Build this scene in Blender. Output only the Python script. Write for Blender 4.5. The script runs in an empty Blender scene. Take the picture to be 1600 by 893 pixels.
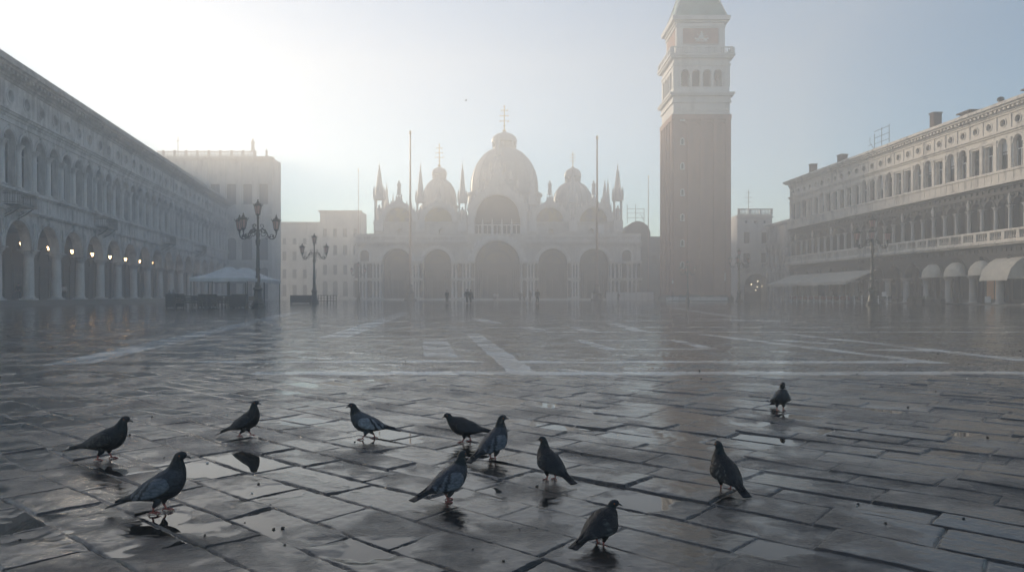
import bpy, math, random
import numpy as np
from mathutils import Vector, Matrix
random.seed(7)
PI = math.pi
S = bpy.context.scene
COL = S.collection
F = 1150.0; HY = 462.0; EYE = 0.95          # photo focal length (px), horizon row, eye height

ORD = ['first','second','third','fourth','fifth','sixth','seventh','eighth','ninth','tenth','eleventh','twelfth',
       'thirteenth','fourteenth','fifteenth','sixteenth','seventeenth','eighteenth','nineteenth','twentieth']

# ------------------------------------------------------------------ helpers
def tag(o, label=None, cat=None, group=None, kind=None):
    if label: o['label'] = label
    if cat: o['category'] = cat
    if group: o['group'] = group
    if kind: o['kind'] = kind
    return o

def empty(name, loc=(0,0,0), rz=0.0, label=None, cat=None, group=None):
    o = bpy.data.objects.new(name, None); COL.objects.link(o)
    o.location = loc; o.rotation_euler = (0,0,rz); o.empty_display_size = .2
    return tag(o, label, cat, group)

class MB:
    def __init__(s): s.v=[]; s.f=[]; s.m=[]; s.mi=0
    def quad(s,a,b,c,d):
        n=len(s.v); s.v+= [a,b,c,d]; s.f.append((n,n+1,n+2,n+3)); s.m.append(s.mi)
    def box(s,x0,x1,y0,y1,z0,z1):
        n=len(s.v)
        s.v+=[(x0,y0,z0),(x1,y0,z0),(x1,y1,z0),(x0,y1,z0),(x0,y0,z1),(x1,y0,z1),(x1,y1,z1),(x0,y1,z1)]
        for q in ((0,3,2,1),(4,5,6,7),(0,1,5,4),(1,2,6,5),(2,3,7,6),(3,0,4,7)):
            s.f.append(tuple(n+i for i in q)); s.m.append(s.mi)
        return s
    def cbox(s,cx,cy,cz,sx,sy,sz): return s.box(cx-sx/2,cx+sx/2,cy-sy/2,cy+sy/2,cz-sz/2,cz+sz/2)
    def prism(s,poly,y0,y1):
        """poly of (x,z), counter-clockwise seen from -y"""
        n=len(s.v); k=len(poly)
        s.v+=[(x,y0,z) for x,z in poly]+[(x,y1,z) for x,z in poly]
        s.f.append(tuple(range(n,n+k))); s.m.append(s.mi)
        s.f.append(tuple(range(n+2*k-1,n+k-1,-1))); s.m.append(s.mi)
        for i in range(k):
            j=(i+1)%k; s.f.append((n+j,n+i,n+k+i,n+k+j)); s.m.append(s.mi)
        return s
    def lathe(s,cx,cy,prof,seg=12,sx=1,sy=1,rot=0):
        n=len(s.v)
        for r,z in prof:
            for i in range(seg):
                a=2*PI*i/seg+rot; s.v.append((cx+r*sx*math.cos(a),cy+r*sy*math.sin(a),z))
        for k in range(len(prof)-1):
            for i in range(seg):
                j=(i+1)%seg; b=n+k*seg
                s.f.append((b+i,b+j,b+seg+j,b+seg+i)); s.m.append(s.mi)
        if prof[0][0]>1e-4: s.f.append(tuple(n+i for i in range(seg-1,-1,-1))); s.m.append(s.mi)
        if prof[-1][0]>1e-4:
            b=n+(len(prof)-1)*seg; s.f.append(tuple(b+i for i in range(seg))); s.m.append(s.mi)
        return s
    def tube(s,pts,r,seg=6):
        pts=[Vector(p) for p in pts]; k=len(pts); n=len(s.v)
        rs=r if isinstance(r,(list,tuple)) else [r]*k
        ref=None
        for i,p in enumerate(pts):
            t=(pts[min(i+1,k-1)]-pts[max(i-1,0)]).normalized()
            if ref is None:
                ref=Vector((0,0,1)) if abs(t.z)<.9 else Vector((1,0,0))
            a=(ref-t*ref.dot(t)); a=a.normalized() if a.length>1e-6 else t.orthogonal().normalized()
            ref=a; b=t.cross(a)
            for j in range(seg):
                an=2*PI*j/seg; s.v.append(tuple(p+(a*math.cos(an)+b*math.sin(an))*rs[i]))
        for i in range(k-1):
            for j in range(seg):
                jj=(j+1)%seg; q=n+i*seg
                s.f.append((q+j,q+jj,q+seg+jj,q+seg+j)); s.m.append(s.mi)
        s.f.append(tuple(n+j for j in range(seg-1,-1,-1))); s.m.append(s.mi)
        s.f.append(tuple(n+(k-1)*seg+j for j in range(seg))); s.m.append(s.mi)
        return s
    def ring(s,cx,cz,r0,r1,y0,y1,a0=0,a1=PI,seg=16):
        """arch moulding in the xz plane between radii r0,r1"""
        n=len(s.v)
        for i in range(seg+1):
            a=a0+(a1-a0)*i/seg; c,d=math.cos(a),math.sin(a)
            s.v+=[(cx+r0*c,y0,cz+r0*d),(cx+r1*c,y0,cz+r1*d),(cx+r1*c,y1,cz+r1*d),(cx+r0*c,y1,cz+r0*d)]
        for i in range(seg):
            b=n+4*i
            for e in range(4):
                g=(e+1)%4; s.f.append((b+e,b+g,b+4+g,b+4+e)); s.m.append(s.mi)
        if abs(a1-a0)<2*PI-.01:
            s.f.append((n,n+3,n+2,n+1)); s.m.append(s.mi)
            b=n+4*seg; s.f.append((b,b+1,b+2,b+3)); s.m.append(s.mi)
        return s
    def disc(s,cx,cz,r,y,a0=0,a1=2*PI,seg=20):
        n=len(s.v); k=seg+1 if a1-a0<2*PI-.01 else seg
        s.v+=[(cx+r*math.cos(a0+(a1-a0)*i/seg),y,cz+r*math.sin(a0+(a1-a0)*i/seg)) for i in range(k)]
        s.f.append(tuple(range(n,n+k))); s.m.append(s.mi); return s
    def archwall(s,u0,u1,z0,z1,y0,y1,ops,seg=12):
        """wall slab with openings. op=(kind,uc,w,zb,zs): arch | rect | circle (w radius, zb centre)"""
        Q=s.quad
        def col(a,b,za,zb):
            if b-a<1e-5 or zb-za<1e-5: return
            Q((a,y0,za),(b,y0,za),(b,y0,zb),(a,y0,zb)); Q((b,y1,za),(a,y1,za),(a,y1,zb),(b,y1,zb))
        cur=u0
        for op in sorted(ops,key=lambda o:o[1]):
            kind,uc,w,zb,zs=op
            col(cur,uc-w,z0,z1)
            us=[-math.cos(PI*i/seg)*w for i in range(seg+1)]
            if kind=='rect': us=[-w,w]
            for i in range(len(us)-1):
                a,b=us[i],us[i+1]
                def top(u):
                    if kind=='rect': return zs
                    h=math.sqrt(max(0,w*w-u*u)); return (zs if kind=='arch' else zb)+h
                def bot(u): return zb if kind!='circle' else zb-math.sqrt(max(0,w*w-u*u))
                ta,tb,ba,bb=top(a),top(b),bot(a),bot(b); A,B=uc+a,uc+b
                Q((A,y0,ta),(B,y0,tb),(B,y0,z1),(A,y0,z1)); Q((B,y1,tb),(A,y1,ta),(A,y1,z1),(B,y1,z1))
                Q((B,y0,tb),(A,y0,ta),(A,y1,ta),(B,y1,tb))
                if min(ba,bb)>z0+1e-4:
                    Q((A,y0,z0),(B,y0,z0),(B,y0,bb),(A,y0,ba)); Q((B,y1,z0),(A,y1,z0),(A,y1,ba),(B,y1,bb))
                    Q((A,y0,ba),(B,y0,bb),(B,y1,bb),(A,y1,ba))
            if kind!='circle' and zs>zb+1e-4:
                Q((uc-w,y0,zb),(uc-w,y1,zb),(uc-w,y1,zs),(uc-w,y0,zs)); Q((uc+w,y1,zb),(uc+w,y0,zb),(uc+w,y0,zs),(uc+w,y1,zs))
            # bottom face where the wall stands
            cur=uc+w
        col(cur,u1,z0,z1)
        Q((u0,y1,z0),(u0,y0,z0),(u0,y0,z1),(u0,y1,z1)); Q((u1,y0,z0),(u1,y1,z0),(u1,y1,z1),(u1,y0,z1))
        Q((u0,y0,z1),(u1,y0,z1),(u1,y1,z1),(u0,y1,z1))
        return s
    def build(s,name,mats,parent=None,loc=(0,0,0),ang=35,rz=0):
        me=bpy.data.meshes.new(name); me.from_pydata(s.v,[],s.f)
        mats=mats if isinstance(mats,(list,tuple)) else [mats]
        for m in mats: me.materials.append(m)
        if len(mats)>1: me.polygons.foreach_set('material_index',s.m)
        me.polygons.foreach_set('use_smooth',[True]*len(s.f))
        me.set_sharp_from_angle(angle=math.radians(ang)); me.update()
        o=bpy.data.objects.new(name,me); COL.objects.link(o)
        o.parent=parent; o.location=loc; o.rotation_euler=(0,0,rz)
        return o

def dup(o, loc, parent=None, rz=None):
    c=o.copy(); COL.objects.link(c); c.location=loc
    if parent is not None: c.parent=parent
    if rz is not None: c.rotation_euler=(0,0,rz)
    for ch in list(o.children):
        dup(ch, ch.location, c)
    return c

# ------------------------------------------------------------------ materials
def nodes(name):
    m=bpy.data.materials.new(name); m.use_nodes=True; nt=m.node_tree
    return m,nt,nt.nodes['Principled BSDF']
def N(nt,t,**kw):
    n=nt.nodes.new(t)
    for k,v in kw.items(): setattr(n,k,v)
    return n
def noise(nt,vec,scale,detail=4,rough=.6):
    n=N(nt,'ShaderNodeTexNoise'); n.inputs['Scale'].default_value=scale; n.inputs['Detail'].default_value=detail
    n.inputs['Roughness'].default_value=rough; nt.links.new(vec,n.inputs['Vector']); return n.outputs['Fac']
def ramp(nt,fac,a,b,ca=(0,0,0,1),cb=(1,1,1,1)):
    r=N(nt,'ShaderNodeValToRGB'); e=r.color_ramp.elements
    e[0].position=a; e[1].position=b; e[0].color=ca; e[1].color=cb
    nt.links.new(fac,r.inputs['Fac']); return r.outputs['Color']
def mix(nt,fac,a,b,mode='MIX'):
    n=N(nt,'ShaderNodeMix',data_type='RGBA',blend_type=mode)
    for i,x in ((0,fac),(6,a),(7,b)):
        if isinstance(x,(int,float)): n.inputs[i].default_value=x
        elif isinstance(x,(tuple,list)): n.inputs[i].default_value=(*x[:3],1)
        else: nt.links.new(x,n.inputs[i])
    return n.outputs[2]
def math_(nt,op,a,b=None,clamp=False):
    n=N(nt,'ShaderNodeMath',operation=op,use_clamp=clamp)
    for i,x in enumerate((a,b)):
        if x is None: continue
        if isinstance(x,(int,float)): n.inputs[i].default_value=x
        else: nt.links.new(x,n.inputs[i])
    return n.outputs[0]
def pos(nt,scale=(1,1,1)):
    g=N(nt,'ShaderNodeNewGeometry'); mp=N(nt,'ShaderNodeMapping')
    mp.inputs['Scale'].default_value=scale; nt.links.new(g.outputs['Position'],mp.inputs['Vector']); return mp.outputs['Vector']
def bump(nt,bs,h,strength,dist):
    b=N(nt,'ShaderNodeBump'); b.inputs['Strength'].default_value=strength; b.inputs['Distance'].default_value=dist
    nt.links.new(h,b.inputs['Height']); nt.links.new(b.outputs['Normal'],bs.inputs['Normal'])

def plain(name,col,rough=.6,metal=0,var=.25,scale=3.0):
    m,nt,bs=nodes(name); p=pos(nt)
    f=noise(nt,p,scale)
    c=mix(nt,ramp(nt,f,.3,.7),tuple(x*(1-var) for x in col),tuple(min(1,x*(1+var)) for x in col))
    nt.links.new(c,bs.inputs['Base Color']); bs.inputs['Roughness'].default_value=rough; bs.inputs['Metallic'].default_value=metal
    return m

def stone(name,base,dirt,lo=.45,hi=.68,rough=.75,streak=1.0,courses=0.0):
    """weathered stone: vertical streaks and patches of dark crust"""
    m,nt,bs=nodes(name)
    pv=pos(nt,(1.1,1.1,.16)); p=pos(nt)
    st=noise(nt,pv,1.3,5,.65); bl=noise(nt,p,.33,5,.7); fn=noise(nt,p,5.5,3)
    k=math_(nt,'ADD',math_(nt,'MULTIPLY',st,.55*streak),math_(nt,'MULTIPLY',bl,1-.55*streak))
    k=ramp(nt,k,lo,hi)
    c=mix(nt,k,base,dirt)
    c=mix(nt,math_(nt,'MULTIPLY',ramp(nt,fn,.35,.7),.45),c,tuple(x*.62 for x in base),'MIX')
    if courses:
        br=N(nt,'ShaderNodeTexBrick'); tc=N(nt,'ShaderNodeTexCoord'); mp=N(nt,'ShaderNodeMapping')
        mp.inputs['Rotation'].default_value=(PI/2,0,0); nt.links.new(tc.outputs['Object'],mp.inputs['Vector'])
        nt.links.new(mp.outputs['Vector'],br.inputs['Vector']); br.inputs['Scale'].default_value=1
        br.inputs['Brick Width'].default_value=courses*2.3; br.inputs['Row Height'].default_value=courses
        br.inputs['Mortar Size'].default_value=.022; br.inputs['Color1'].default_value=(1,1,1,1); br.inputs['Color2'].default_value=(.86,.86,.86,1)
        br.inputs['Mortar'].default_value=(.55,.55,.55,1)
        c=mix(nt,1.0,c,br.outputs['Color'],'MULTIPLY')
    nt.links.new(c,bs.inputs['Base Color']); bs.inputs['Roughness'].default_value=rough
    bump(nt,bs,noise(nt,p,6,5),.35,.05)
    return m

def brickmat():
    m,nt,bs=nodes('old_red_brick'); p=pos(nt)
    tc=N(nt,'ShaderNodeTexCoord'); sep=N(nt,'ShaderNodeSeparateXYZ'); nt.links.new(tc.outputs['Object'],sep.inputs[0])
    cmb=N(nt,'ShaderNodeCombineXYZ'); nt.links.new(math_(nt,'ADD',sep.outputs[0],sep.outputs[1]),cmb.inputs[0]); nt.links.new(sep.outputs[2],cmb.inputs[1])
    br=N(nt,'ShaderNodeTexBrick'); nt.links.new(cmb.outputs[0],br.inputs['Vector']); br.inputs['Scale'].default_value=1
    br.inputs['Brick Width'].default_value=.6; br.inputs['Row Height'].default_value=.22; br.inputs['Mortar Size'].default_value=.03
    br.inputs['Color1'].default_value=(.42,.20,.145,1); br.inputs['Color2'].default_value=(.33,.155,.115,1); br.inputs['Mortar'].default_value=(.4,.3,.25,1)
    w=noise(nt,pos(nt,(1,1,.12)),.8,5); b=noise(nt,p,.12,5)
    c=mix(nt,ramp(nt,w,.4,.75),br.outputs['Color'],(.24,.14,.12)); c=mix(nt,ramp(nt,b,.45,.7),c,(.40,.25,.19))
    nt.links.new(c,bs.inputs['Base Color']); bs.inputs['Roughness'].default_value=.85
    return m

def glassmat(name,col=(.018,.021,.026),rough=.12):
    m,nt,bs=nodes(name); f=noise(nt,pos(nt),.8,3)
    nt.links.new(mix(nt,ramp(nt,f,.35,.65),col,tuple(x*2.2 for x in col)),bs.inputs['Base Color'])
    bs.inputs['Roughness'].default_value=rough; return m
def emit(name,col,strength):
    m,nt,bs=nodes(name); bs.inputs['Base Color'].default_value=(*col,1)
    bs.inputs['Emission Color'].default_value=(*col,1); bs.inputs['Emission Strength'].default_value=strength; return m
def cloth(name,col,rough=.85,trans=.25):
    m,nt,bs=nodes(name); p=pos(nt)
    c=mix(nt,ramp(nt,noise(nt,p,1.6,4),.35,.75),col,tuple(x*.78 for x in col)); nt.links.new(c,bs.inputs['Base Color'])
    bs.inputs['Roughness'].default_value=rough
    if trans:
        t=N(nt,'ShaderNodeBsdfTranslucent'); nt.links.new(c,t.inputs['Color']); mx=N(nt,'ShaderNodeMixShader'); mx.inputs[0].default_value=trans
        nt.links.new(bs.outputs[0],mx.inputs[1]); nt.links.new(t.outputs[0],mx.inputs[2]); nt.links.new(mx.outputs[0],nt.nodes['Material Output'].inputs['Surface'])
    return m

M={}
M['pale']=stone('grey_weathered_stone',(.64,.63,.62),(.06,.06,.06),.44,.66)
M['pale_clean']=stone('pale_column_stone',(.68,.67,.65),(.2,.2,.2),.48,.75)
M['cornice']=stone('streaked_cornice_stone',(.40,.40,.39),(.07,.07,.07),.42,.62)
M['cream']=stone('cream_weathered_stone',(.78,.72,.64),(.12,.11,.10),.5,.68)
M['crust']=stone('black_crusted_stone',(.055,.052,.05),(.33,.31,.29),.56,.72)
M['rightcol']=stone('grey_shaft_stone',(.55,.53,.5),(.16,.155,.15),.5,.72)
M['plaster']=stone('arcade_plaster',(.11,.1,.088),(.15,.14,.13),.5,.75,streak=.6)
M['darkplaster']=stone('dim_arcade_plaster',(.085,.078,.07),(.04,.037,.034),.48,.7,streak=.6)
M['step']=stone('wet_step_stone',(.11,.11,.115),(.05,.05,.05),.4,.7,rough=.35)
M['glass']=glassmat('dark_window_glass')
M['frame']=plain('weathered_wood_frame',(.12,.11,.1),.6)
M['door']=plain('dark_wood_door',(.03,.027,.025),.5)
M['iron']=plain('wrought_iron',(.022,.024,.024),.45,.3)
M['lampiron']=plain('dark_green_cast_iron',(.028,.035,.033),.4,.3)
M['tile']=plain('old_roof_tile',(.14,.08,.055),.85,0,.35,1.2)
M['chimney']=plain('brown_chimney_render',(.12,.08,.065),.85)
M['brick']=brickmat()
M['tower_stone']=stone('tower_white_stone',(.74,.72,.69),(.28,.27,.26),.5,.75)
M['copper']=plain('green_copper',(.16,.26,.22),.55,0,.3,.5)
M['lead']=stone('dome_lead',(.52,.54,.55),(.34,.355,.37),.45,.7,rough=.6)
M['bas']=stone('basilica_marble',(.72,.70,.66),(.34,.33,.32),.45,.72)
M['bas_light']=stone('basilica_white_marble',(.82,.81,.79),(.4,.4,.39),.5,.78)
M['bas_dark']=stone('basilica_porphyry_and_shade',(.13,.115,.105),(.06,.055,.052),.45,.7)  # dark stone; its colour also stands in for shade between the pier columns
M['bronze']=plain('dark_bronze',(.03,.027,.023),.6,0)
M['fogstone']=stone('distant_stone',(.7,.68,.64),(.25,.24,.23),.48,.72)
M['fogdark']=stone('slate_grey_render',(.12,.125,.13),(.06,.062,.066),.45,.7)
M['white']=plain('white_paint',(.72,.72,.70),.55,0,.08)
M['canvas']=cloth('white_canvas',(.74,.75,.76))
M['awning']=cloth('cream_awning_canvas',(.80,.74,.64),trans=.2)
M['darkwood']=plain('dark_stained_wood',(.03,.027,.026),.5)
M['rattan']=plain('dark_rattan',(.045,.038,.034),.6)
M['redseat']=plain('faded_red_seat',(.22,.075,.06),.7)
M['steel']=plain('brushed_steel',(.45,.45,.45),.3,.8)
M['lampglass']=cloth('pink_lantern_glass',(.62,.43,.41),.25,.45)
M['glow']=emit('lit_lantern_bulb',(1.0,.58,.25),15.0)
M['glow_small']=emit('lit_shop_bulb',(1.0,.78,.5),6.0)
M['shoplight']=emit('lit_shop_window',(.6,.36,.2),.1)
M['skin']=plain('skin',(.42,.27,.2),.55)
M['coat_black']=plain('black_wool',(.016,.017,.02),.85)
M['coat_navy']=plain('navy_wool',(.025,.03,.045),.85)
M['coat_grey']=plain('grey_wool',(.09,.09,.095),.85)
M['coat_pale']=plain('pale_raincoat',(.6,.58,.55),.7)
M['trouser']=plain('dark_trousers',(.02,.021,.025),.8)
M['hair']=plain('dark_hair',(.02,.016,.013),.6)
M['sign']=plain('white_notice_board',(.75,.75,.74),.5,0,.05)
M['pole']=plain('painted_flagpole',(.25,.15,.12),.5)
M['hoard']=plain('white_hoarding',(.66,.67,.68),.6,0,.12,.6)
M['gold']=plain('gilt_copper',(.6,.45,.16),.35,.7)

def mosaic(nm,k):
    m,nt,bs=nodes(nm); p=pos(nt)
    f=noise(nt,p,.55,5,.7); g=noise(nt,p,1.7,3)
    c=mix(nt,ramp(nt,f,.42,.6),tuple(x*k for x in (.5,.41,.22)),tuple(x*k for x in (.28,.26,.28))); c=mix(nt,ramp(nt,g,.55,.7),c,tuple(x*k for x in (.5,.46,.42)))
    nt.links.new(c,bs.inputs['Base Color']); bs.inputs['Roughness'].default_value=.5; return m
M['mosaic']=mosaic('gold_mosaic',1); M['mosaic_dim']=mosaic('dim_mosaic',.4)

def colattr(name,rough=.55):
    m,nt,bs=nodes(name); a=N(nt,'ShaderNodeAttribute',attribute_name='plumage')
    tc=N(nt,'ShaderNodeTexCoord'); mp=N(nt,'ShaderNodeMapping'); mp.inputs['Scale'].default_value=(.55,1.1,1.1); nt.links.new(tc.outputs['Object'],mp.inputs['Vector']); p=mp.outputs['Vector']
    f=noise(nt,p,60,3); vo=N(nt,'ShaderNodeTexVoronoi'); vo.inputs['Scale'].default_value=95; nt.links.new(p,vo.inputs['Vector'])
    c=mix(nt,math_(nt,'MULTIPLY',ramp(nt,vo.outputs['Distance'],.35,.75),.4),a.outputs['Color'],(.012,.013,.015)); c=mix(nt,math_(nt,'MULTIPLY',ramp(nt,f,.45,.7),.45),c,(.016,.017,.02))
    nt.links.new(c,bs.inputs['Base Color']); bs.inputs['Roughness'].default_value=rough
    bs.inputs['Specular IOR Level'].default_value=.2
    bump(nt,bs,vo.outputs['Distance'],.5,.006); return m
M['plumage']=colattr('pigeon_plumage')
M['leg']=plain('pigeon_leg_skin',(.32,.09,.075),.55,0,.2,60)
M['beak']=plain('pigeon_beak_horn',(.035,.033,.033),.45,0,.2,60)
M['eye']=plain('pigeon_eye',(.35,.1,.02),.2,0,.2,60)

# ------------------------------------------------------------------ camera, world, sun
cam=bpy.data.cameras.new('camera'); co=bpy.data.objects.new('camera',cam); COL.objects.link(co); S.camera=co
co.location=(0,0,EYE); co.rotation_euler=(PI/2,0,0)
cam.sensor_width=36; cam.lens=36*F/1600; cam.shift_y=(HY-446.5)/1600; cam.clip_start=.05; cam.clip_end=3000

SUN_AZ=math.radians(-32.0); SUN_EL=math.radians(12.2)     # azimuth from +Y, positive to the right
w=bpy.data.worlds.new('World'); S.world=w; w.use_nodes=True; nt=w.node_tree
sk=N(nt,'ShaderNodeTexSky',sky_type='NISHITA'); sk.sun_disc=False; sk.sun_elevation=SUN_EL; sk.sun_rotation=SUN_AZ
sk.air_density=1.0; sk.dust_density=.06; sk.ozone_density=2.0; sk.altitude=0
bg=nt.nodes['Background']; bg.inputs['Strength'].default_value=.13; nt.links.new(sk.outputs[0],bg.inputs['Color'])
sl=bpy.data.lights.new('sun','SUN'); so=bpy.data.objects.new('sun',sl); COL.objects.link(so)
sl.energy=4.5; sl.angle=math.radians(5); sl.color=(1,.82,.61)
d=Vector((math.sin(SUN_AZ)*math.cos(SUN_EL),math.cos(SUN_AZ)*math.cos(SUN_EL),math.sin(SUN_EL)))
so.rotation_euler=d.to_track_quat('Z','Y').to_euler(); so.location=d*200

hz=MB().box(-100,84,-12,216,-1.06,70)
m=bpy.data.materials.new('morning_mist'); m.use_nodes=True; nt=m.node_tree; nt.nodes.remove(nt.nodes['Principled BSDF'])
pv=N(nt,'ShaderNodeVolumePrincipled'); pv.inputs['Color'].default_value=(.985,.99,.992,1); pv.inputs['Density'].default_value=.0053; pv.inputs['Anisotropy'].default_value=.43
nt.links.new(pv.outputs[0],nt.nodes['Material Output'].inputs['Volume'])
tag(hz.build('haze',m),kind='stuff')

S.view_settings.view_transform='Standard'; S.view_settings.look='None'; S.view_settings.gamma=1; S.view_settings.exposure=0.38
c=S.cycles; c.max_bounces=18; c.diffuse_bounces=3; c.glossy_bounces=3; c.transmission_bounces=4; c.volume_bounces=16
c.sample_clamp_indirect=4; c.sample_clamp_direct=12; c.use_denoising=True; c.denoiser='OPENIMAGEDENOISE'; c.use_adaptive_sampling=False
c.caustics_reflective=False; c.caustics_refractive=False

# ------------------------------------------------------------------ ground
RNG=np.random.RandomState(3); PERM=RNG.permutation(4096); GR=RNG.rand(4096)*2*np.pi
def hsh(i,j): return PERM[(PERM[np.mod(i,4096).astype(np.int64)]+j.astype(np.int64))%4096]
def rnd(i,j,k=0): return ((hsh(i+17*k,j+131*k)*2654435761)%4093)/4093.0
def perlin(x,y):
    xi=np.floor(x);yi=np.floor(y);fx=x-xi;fy=y-yi;xi=xi.astype(np.int64);yi=yi.astype(np.int64)
    def g(i,j,dx,dy):
        a=GR[hsh(i,j)]; return np.cos(a)*dx+np.sin(a)*dy
    sx=fx*fx*fx*(fx*(fx*6-15)+10);sy=fy*fy*fy*(fy*(fy*6-15)+10)
    a=g(xi,yi,fx,fy);b=g(xi+1,yi,fx-1,fy);c_=g(xi,yi+1,fx,fy-1);d_=g(xi+1,yi+1,fx-1,fy-1)
    return (a+(b-a)*sx)+((c_+(d_-c_)*sx)-(a+(b-a)*sx))*sy
TH=math.radians(41); ROW=.26; LEN=.52; LEVEL=-.0060
BANDS=[]   # (polyline, half width)
def gp(px,py): Y=EYE*F/(py-HY); return ((px-800)/F*Y,Y)
def band(a,b,w): BANDS.append((gp(*a),gp(*b),w/2))
def bandw(a,b,w): BANDS.append((a,b,w/2))
bandw((-3.2,9.06),(16,9.06),.34); bandw((-4.5,10.62),(-.4,10.62),.25); bandw((.1,10.6),(6.2,10.6),.3)
bandw((-.98,18.4),(.16,8.9),.36); bandw((-1.72,16.3),(-1.1,11.4),.52)
bandw((-4.05,16.6),(-6.2,43),.66); bandw((-6.2,10.2),(-13,45),.6)
P=[gp(905,531),gp(1055,531),gp(1110,544.5),gp(955,545.5)]
for i in range(4): bandw(P[i],P[(i+1)%4],.26)
band((1100,522),(1470,567.5),.3); band((1222,520),(1605,563),.32); band((1215,531),(1302,537),.4); band((1350,546),(1452,547),.35); band((1540,556),(1640,560),.35)
bandw((.9,19.4),(22,19.4),.42); bandw((-3,22.3),(24,22.3),.4); bandw((-2,28.5),(26,28.5),.5); bandw((2,38),(30,38),.6); bandw((-30,30),(-9,27.5),.5); bandw((-26,21),(-14,20),.45)
band((820,510),(852,518),.5); band((745,497),(772,505),.6); band((900,512),(930,519),.4); band((1085,497),(1260,503),.6); band((960,505),(1000,517),.4)
bandw((10,33),(13,60),.6); bandw((-16,60),(20,60),.8)
DIPS=[(300,828,.27,.2,.009),(240,812,.16,.1,.006),(412,766,.16,.14,.008),(555,752,.16,.15,.008),(345,731,.22,.16,.008),(590,857,.2,.14,.009),(992,680,.16,.3,.009),(985,782,.24,.14,.008),(470,658,.3,.32,.008),(610,684,.3,.25,.007),(40,835,.2,.12,.008),(160,862,.16,.08,.008),(1165,690,.25,.3,.007),(850,662,.25,.3,.007),(30,655,.4,.5,.007),(560,850,.15,.1,.004)]
def ground_fields(X,Y):
    wx=perlin(X*1.1+7,Y*1.1)*.05; wy=perlin(X*1.1,Y*1.1+31)*.05
    cth,sth=math.cos(TH),math.sin(TH)
    p=(X+wx)*cth-(Y+wy)*sth*1.0; q=(X+wx)*sth+(Y+wy)*cth
    # rows of unequal width
    r2=np.floor(q/(2*ROW)); split=.42+.18*rnd(r2,r2*0+5); fq=q/(2*ROW)-r2
    up=fq>split; r=r2*2+up
    roww=np.where(up,(1-split),split)*2*ROW; vq=np.where(up,(fq-split),fq)*2*ROW
    L=LEN*(.75+.7*rnd(r,r*0+9)); pu=p/L+rnd(r,r*0+3)*7; ci=np.floor(pu); fp=(pu-ci)*L
    dist=np.minimum(np.minimum(fp,L-fp),np.minimum(vq,roww-vq))
    jit=perlin(X*9,Y*9)*.008+perlin(X*28,Y*28)*.004
    dist=dist+jit
    fill=np.clip(.75+1.6*perlin(X*1.3+50,Y*1.3),.4,1)
    jw=np.maximum(.003+.003*fill,.0017*Y)
    joint=np.clip(1-(dist-.002)/jw,0,1)*(.4+.6*fill)*np.minimum(1,(.010/(jw+.001))**.6)
    tone=rnd(r,ci); tone2=rnd(r,ci,1)
    a=rnd(r,ci,2)-.5; b=rnd(r,ci,3)-.5
    h=(tone2-.45)*.010 + a*.013*(fp/L-.5)+b*.011*(vq/roww-.5)
    h=h*np.clip(dist/np.maximum(.010,.0025*Y),0,1)
    edge=np.exp(-np.maximum(dist,0)/.012); h=h-.0008*edge*fill
    h+=perlin(X*.45+3,Y*.45)*.011+perlin(X*2.6,Y*2.6)*.0036+perlin(X*8,Y*8)*.0016+perlin(X*21,Y*21)*.0010+perlin(X*52,Y*52)*.0004+perlin(p*5+tone*90,q*24)*.0011*(.3+tone)
    dwx=perlin(X*5+1,Y*5)*.16+perlin(X*14,Y*14+8)*.06; dwy=perlin(X*5,Y*5+60)*.16+perlin(X*14+9,Y*14)*.06
    for px_,py_,rx,ry,dp in DIPS:
        cx_,cy_=gp(px_,py_); h=h-1.5*dp*np.exp(-(((X+dwx-cx_)/rx)**2+((Y+dwy-cy_)/ry)**2)**1.2)
    near=np.clip((30-Y)/20,0,1)
    h=h-.008*joint
    bm=np.zeros_like(X)
    for (ax,ay),(bx,by),hw in BANDS:
        dx,dy=bx-ax,by-ay; l2=dx*dx+dy*dy; ln=math.sqrt(l2)
        t=((X-ax)*dx+(Y-ay)*dy)/ln; s_=np.abs((X-ax)*dy-(Y-ay)*dx)/ln+perlin(X*1.5+9,Y*1.5)*.03
        bm=np.maximum(bm,((t>0)&(t<ln)&(s_<hw)).astype(float)*np.clip(1-(rnd(np.floor(t/1.1),np.floor(t*0+ax*7+99),4)*.35),0,1))
    h=h*(1-.6*(bm>0)); joint=joint*(1-.7*(bm>0))
    # puddles, a few of them large, in front of the camera
    lv=np.where(joint>.25,-1.0,LEVEL)
    wet=np.clip((lv-h)/.0018+.75,0,1)
    return np.maximum(h,lv),joint*np.clip((26-Y)/14,.25,1),tone,bm,wet
def ground_z(x,y): return float(ground_fields(np.array([x]),np.array([y]))[0][0])

NC=1300
Yr=np.concatenate([np.geomspace(1.1,1.9,60)[:-1],np.geomspace(1.9,9,760)[:-1],np.geomspace(9,190,400)]); NR=len(Yr); T=np.linspace(-1,1,NC)
YY=np.repeat(Yr[:,None],NC,1); XX=T[None,:]*(YY*.86+1.4)
H,J,TN,BM,WT=ground_fields(XX.ravel(),YY.ravel())
nv=NR*NC
vs=np.stack([XX.ravel(),YY.ravel(),H],1)
big=np.array([(-900,-900,-.06),(900,-900,-.06),(900,1500,-.06),(-900,1500,-.06)])
vs=np.concatenate([vs,big]); 
i0=(np.arange(NR-1)[:,None]*NC+np.arange(NC-1)[None,:]).ravel()
fs=np.stack([i0,i0+1,i0+NC+1,i0+NC],1); fs=np.concatenate([fs,[[nv,nv+1,nv+2,nv+3]]])
me=bpy.data.meshes.new('ground'); me.vertices.add(len(vs)); me.vertices.foreach_set('co',vs.astype(np.float32).ravel())
me.loops.add(fs.size); me.loops.foreach_set('vertex_index',fs.astype(np.int32).ravel())
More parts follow.
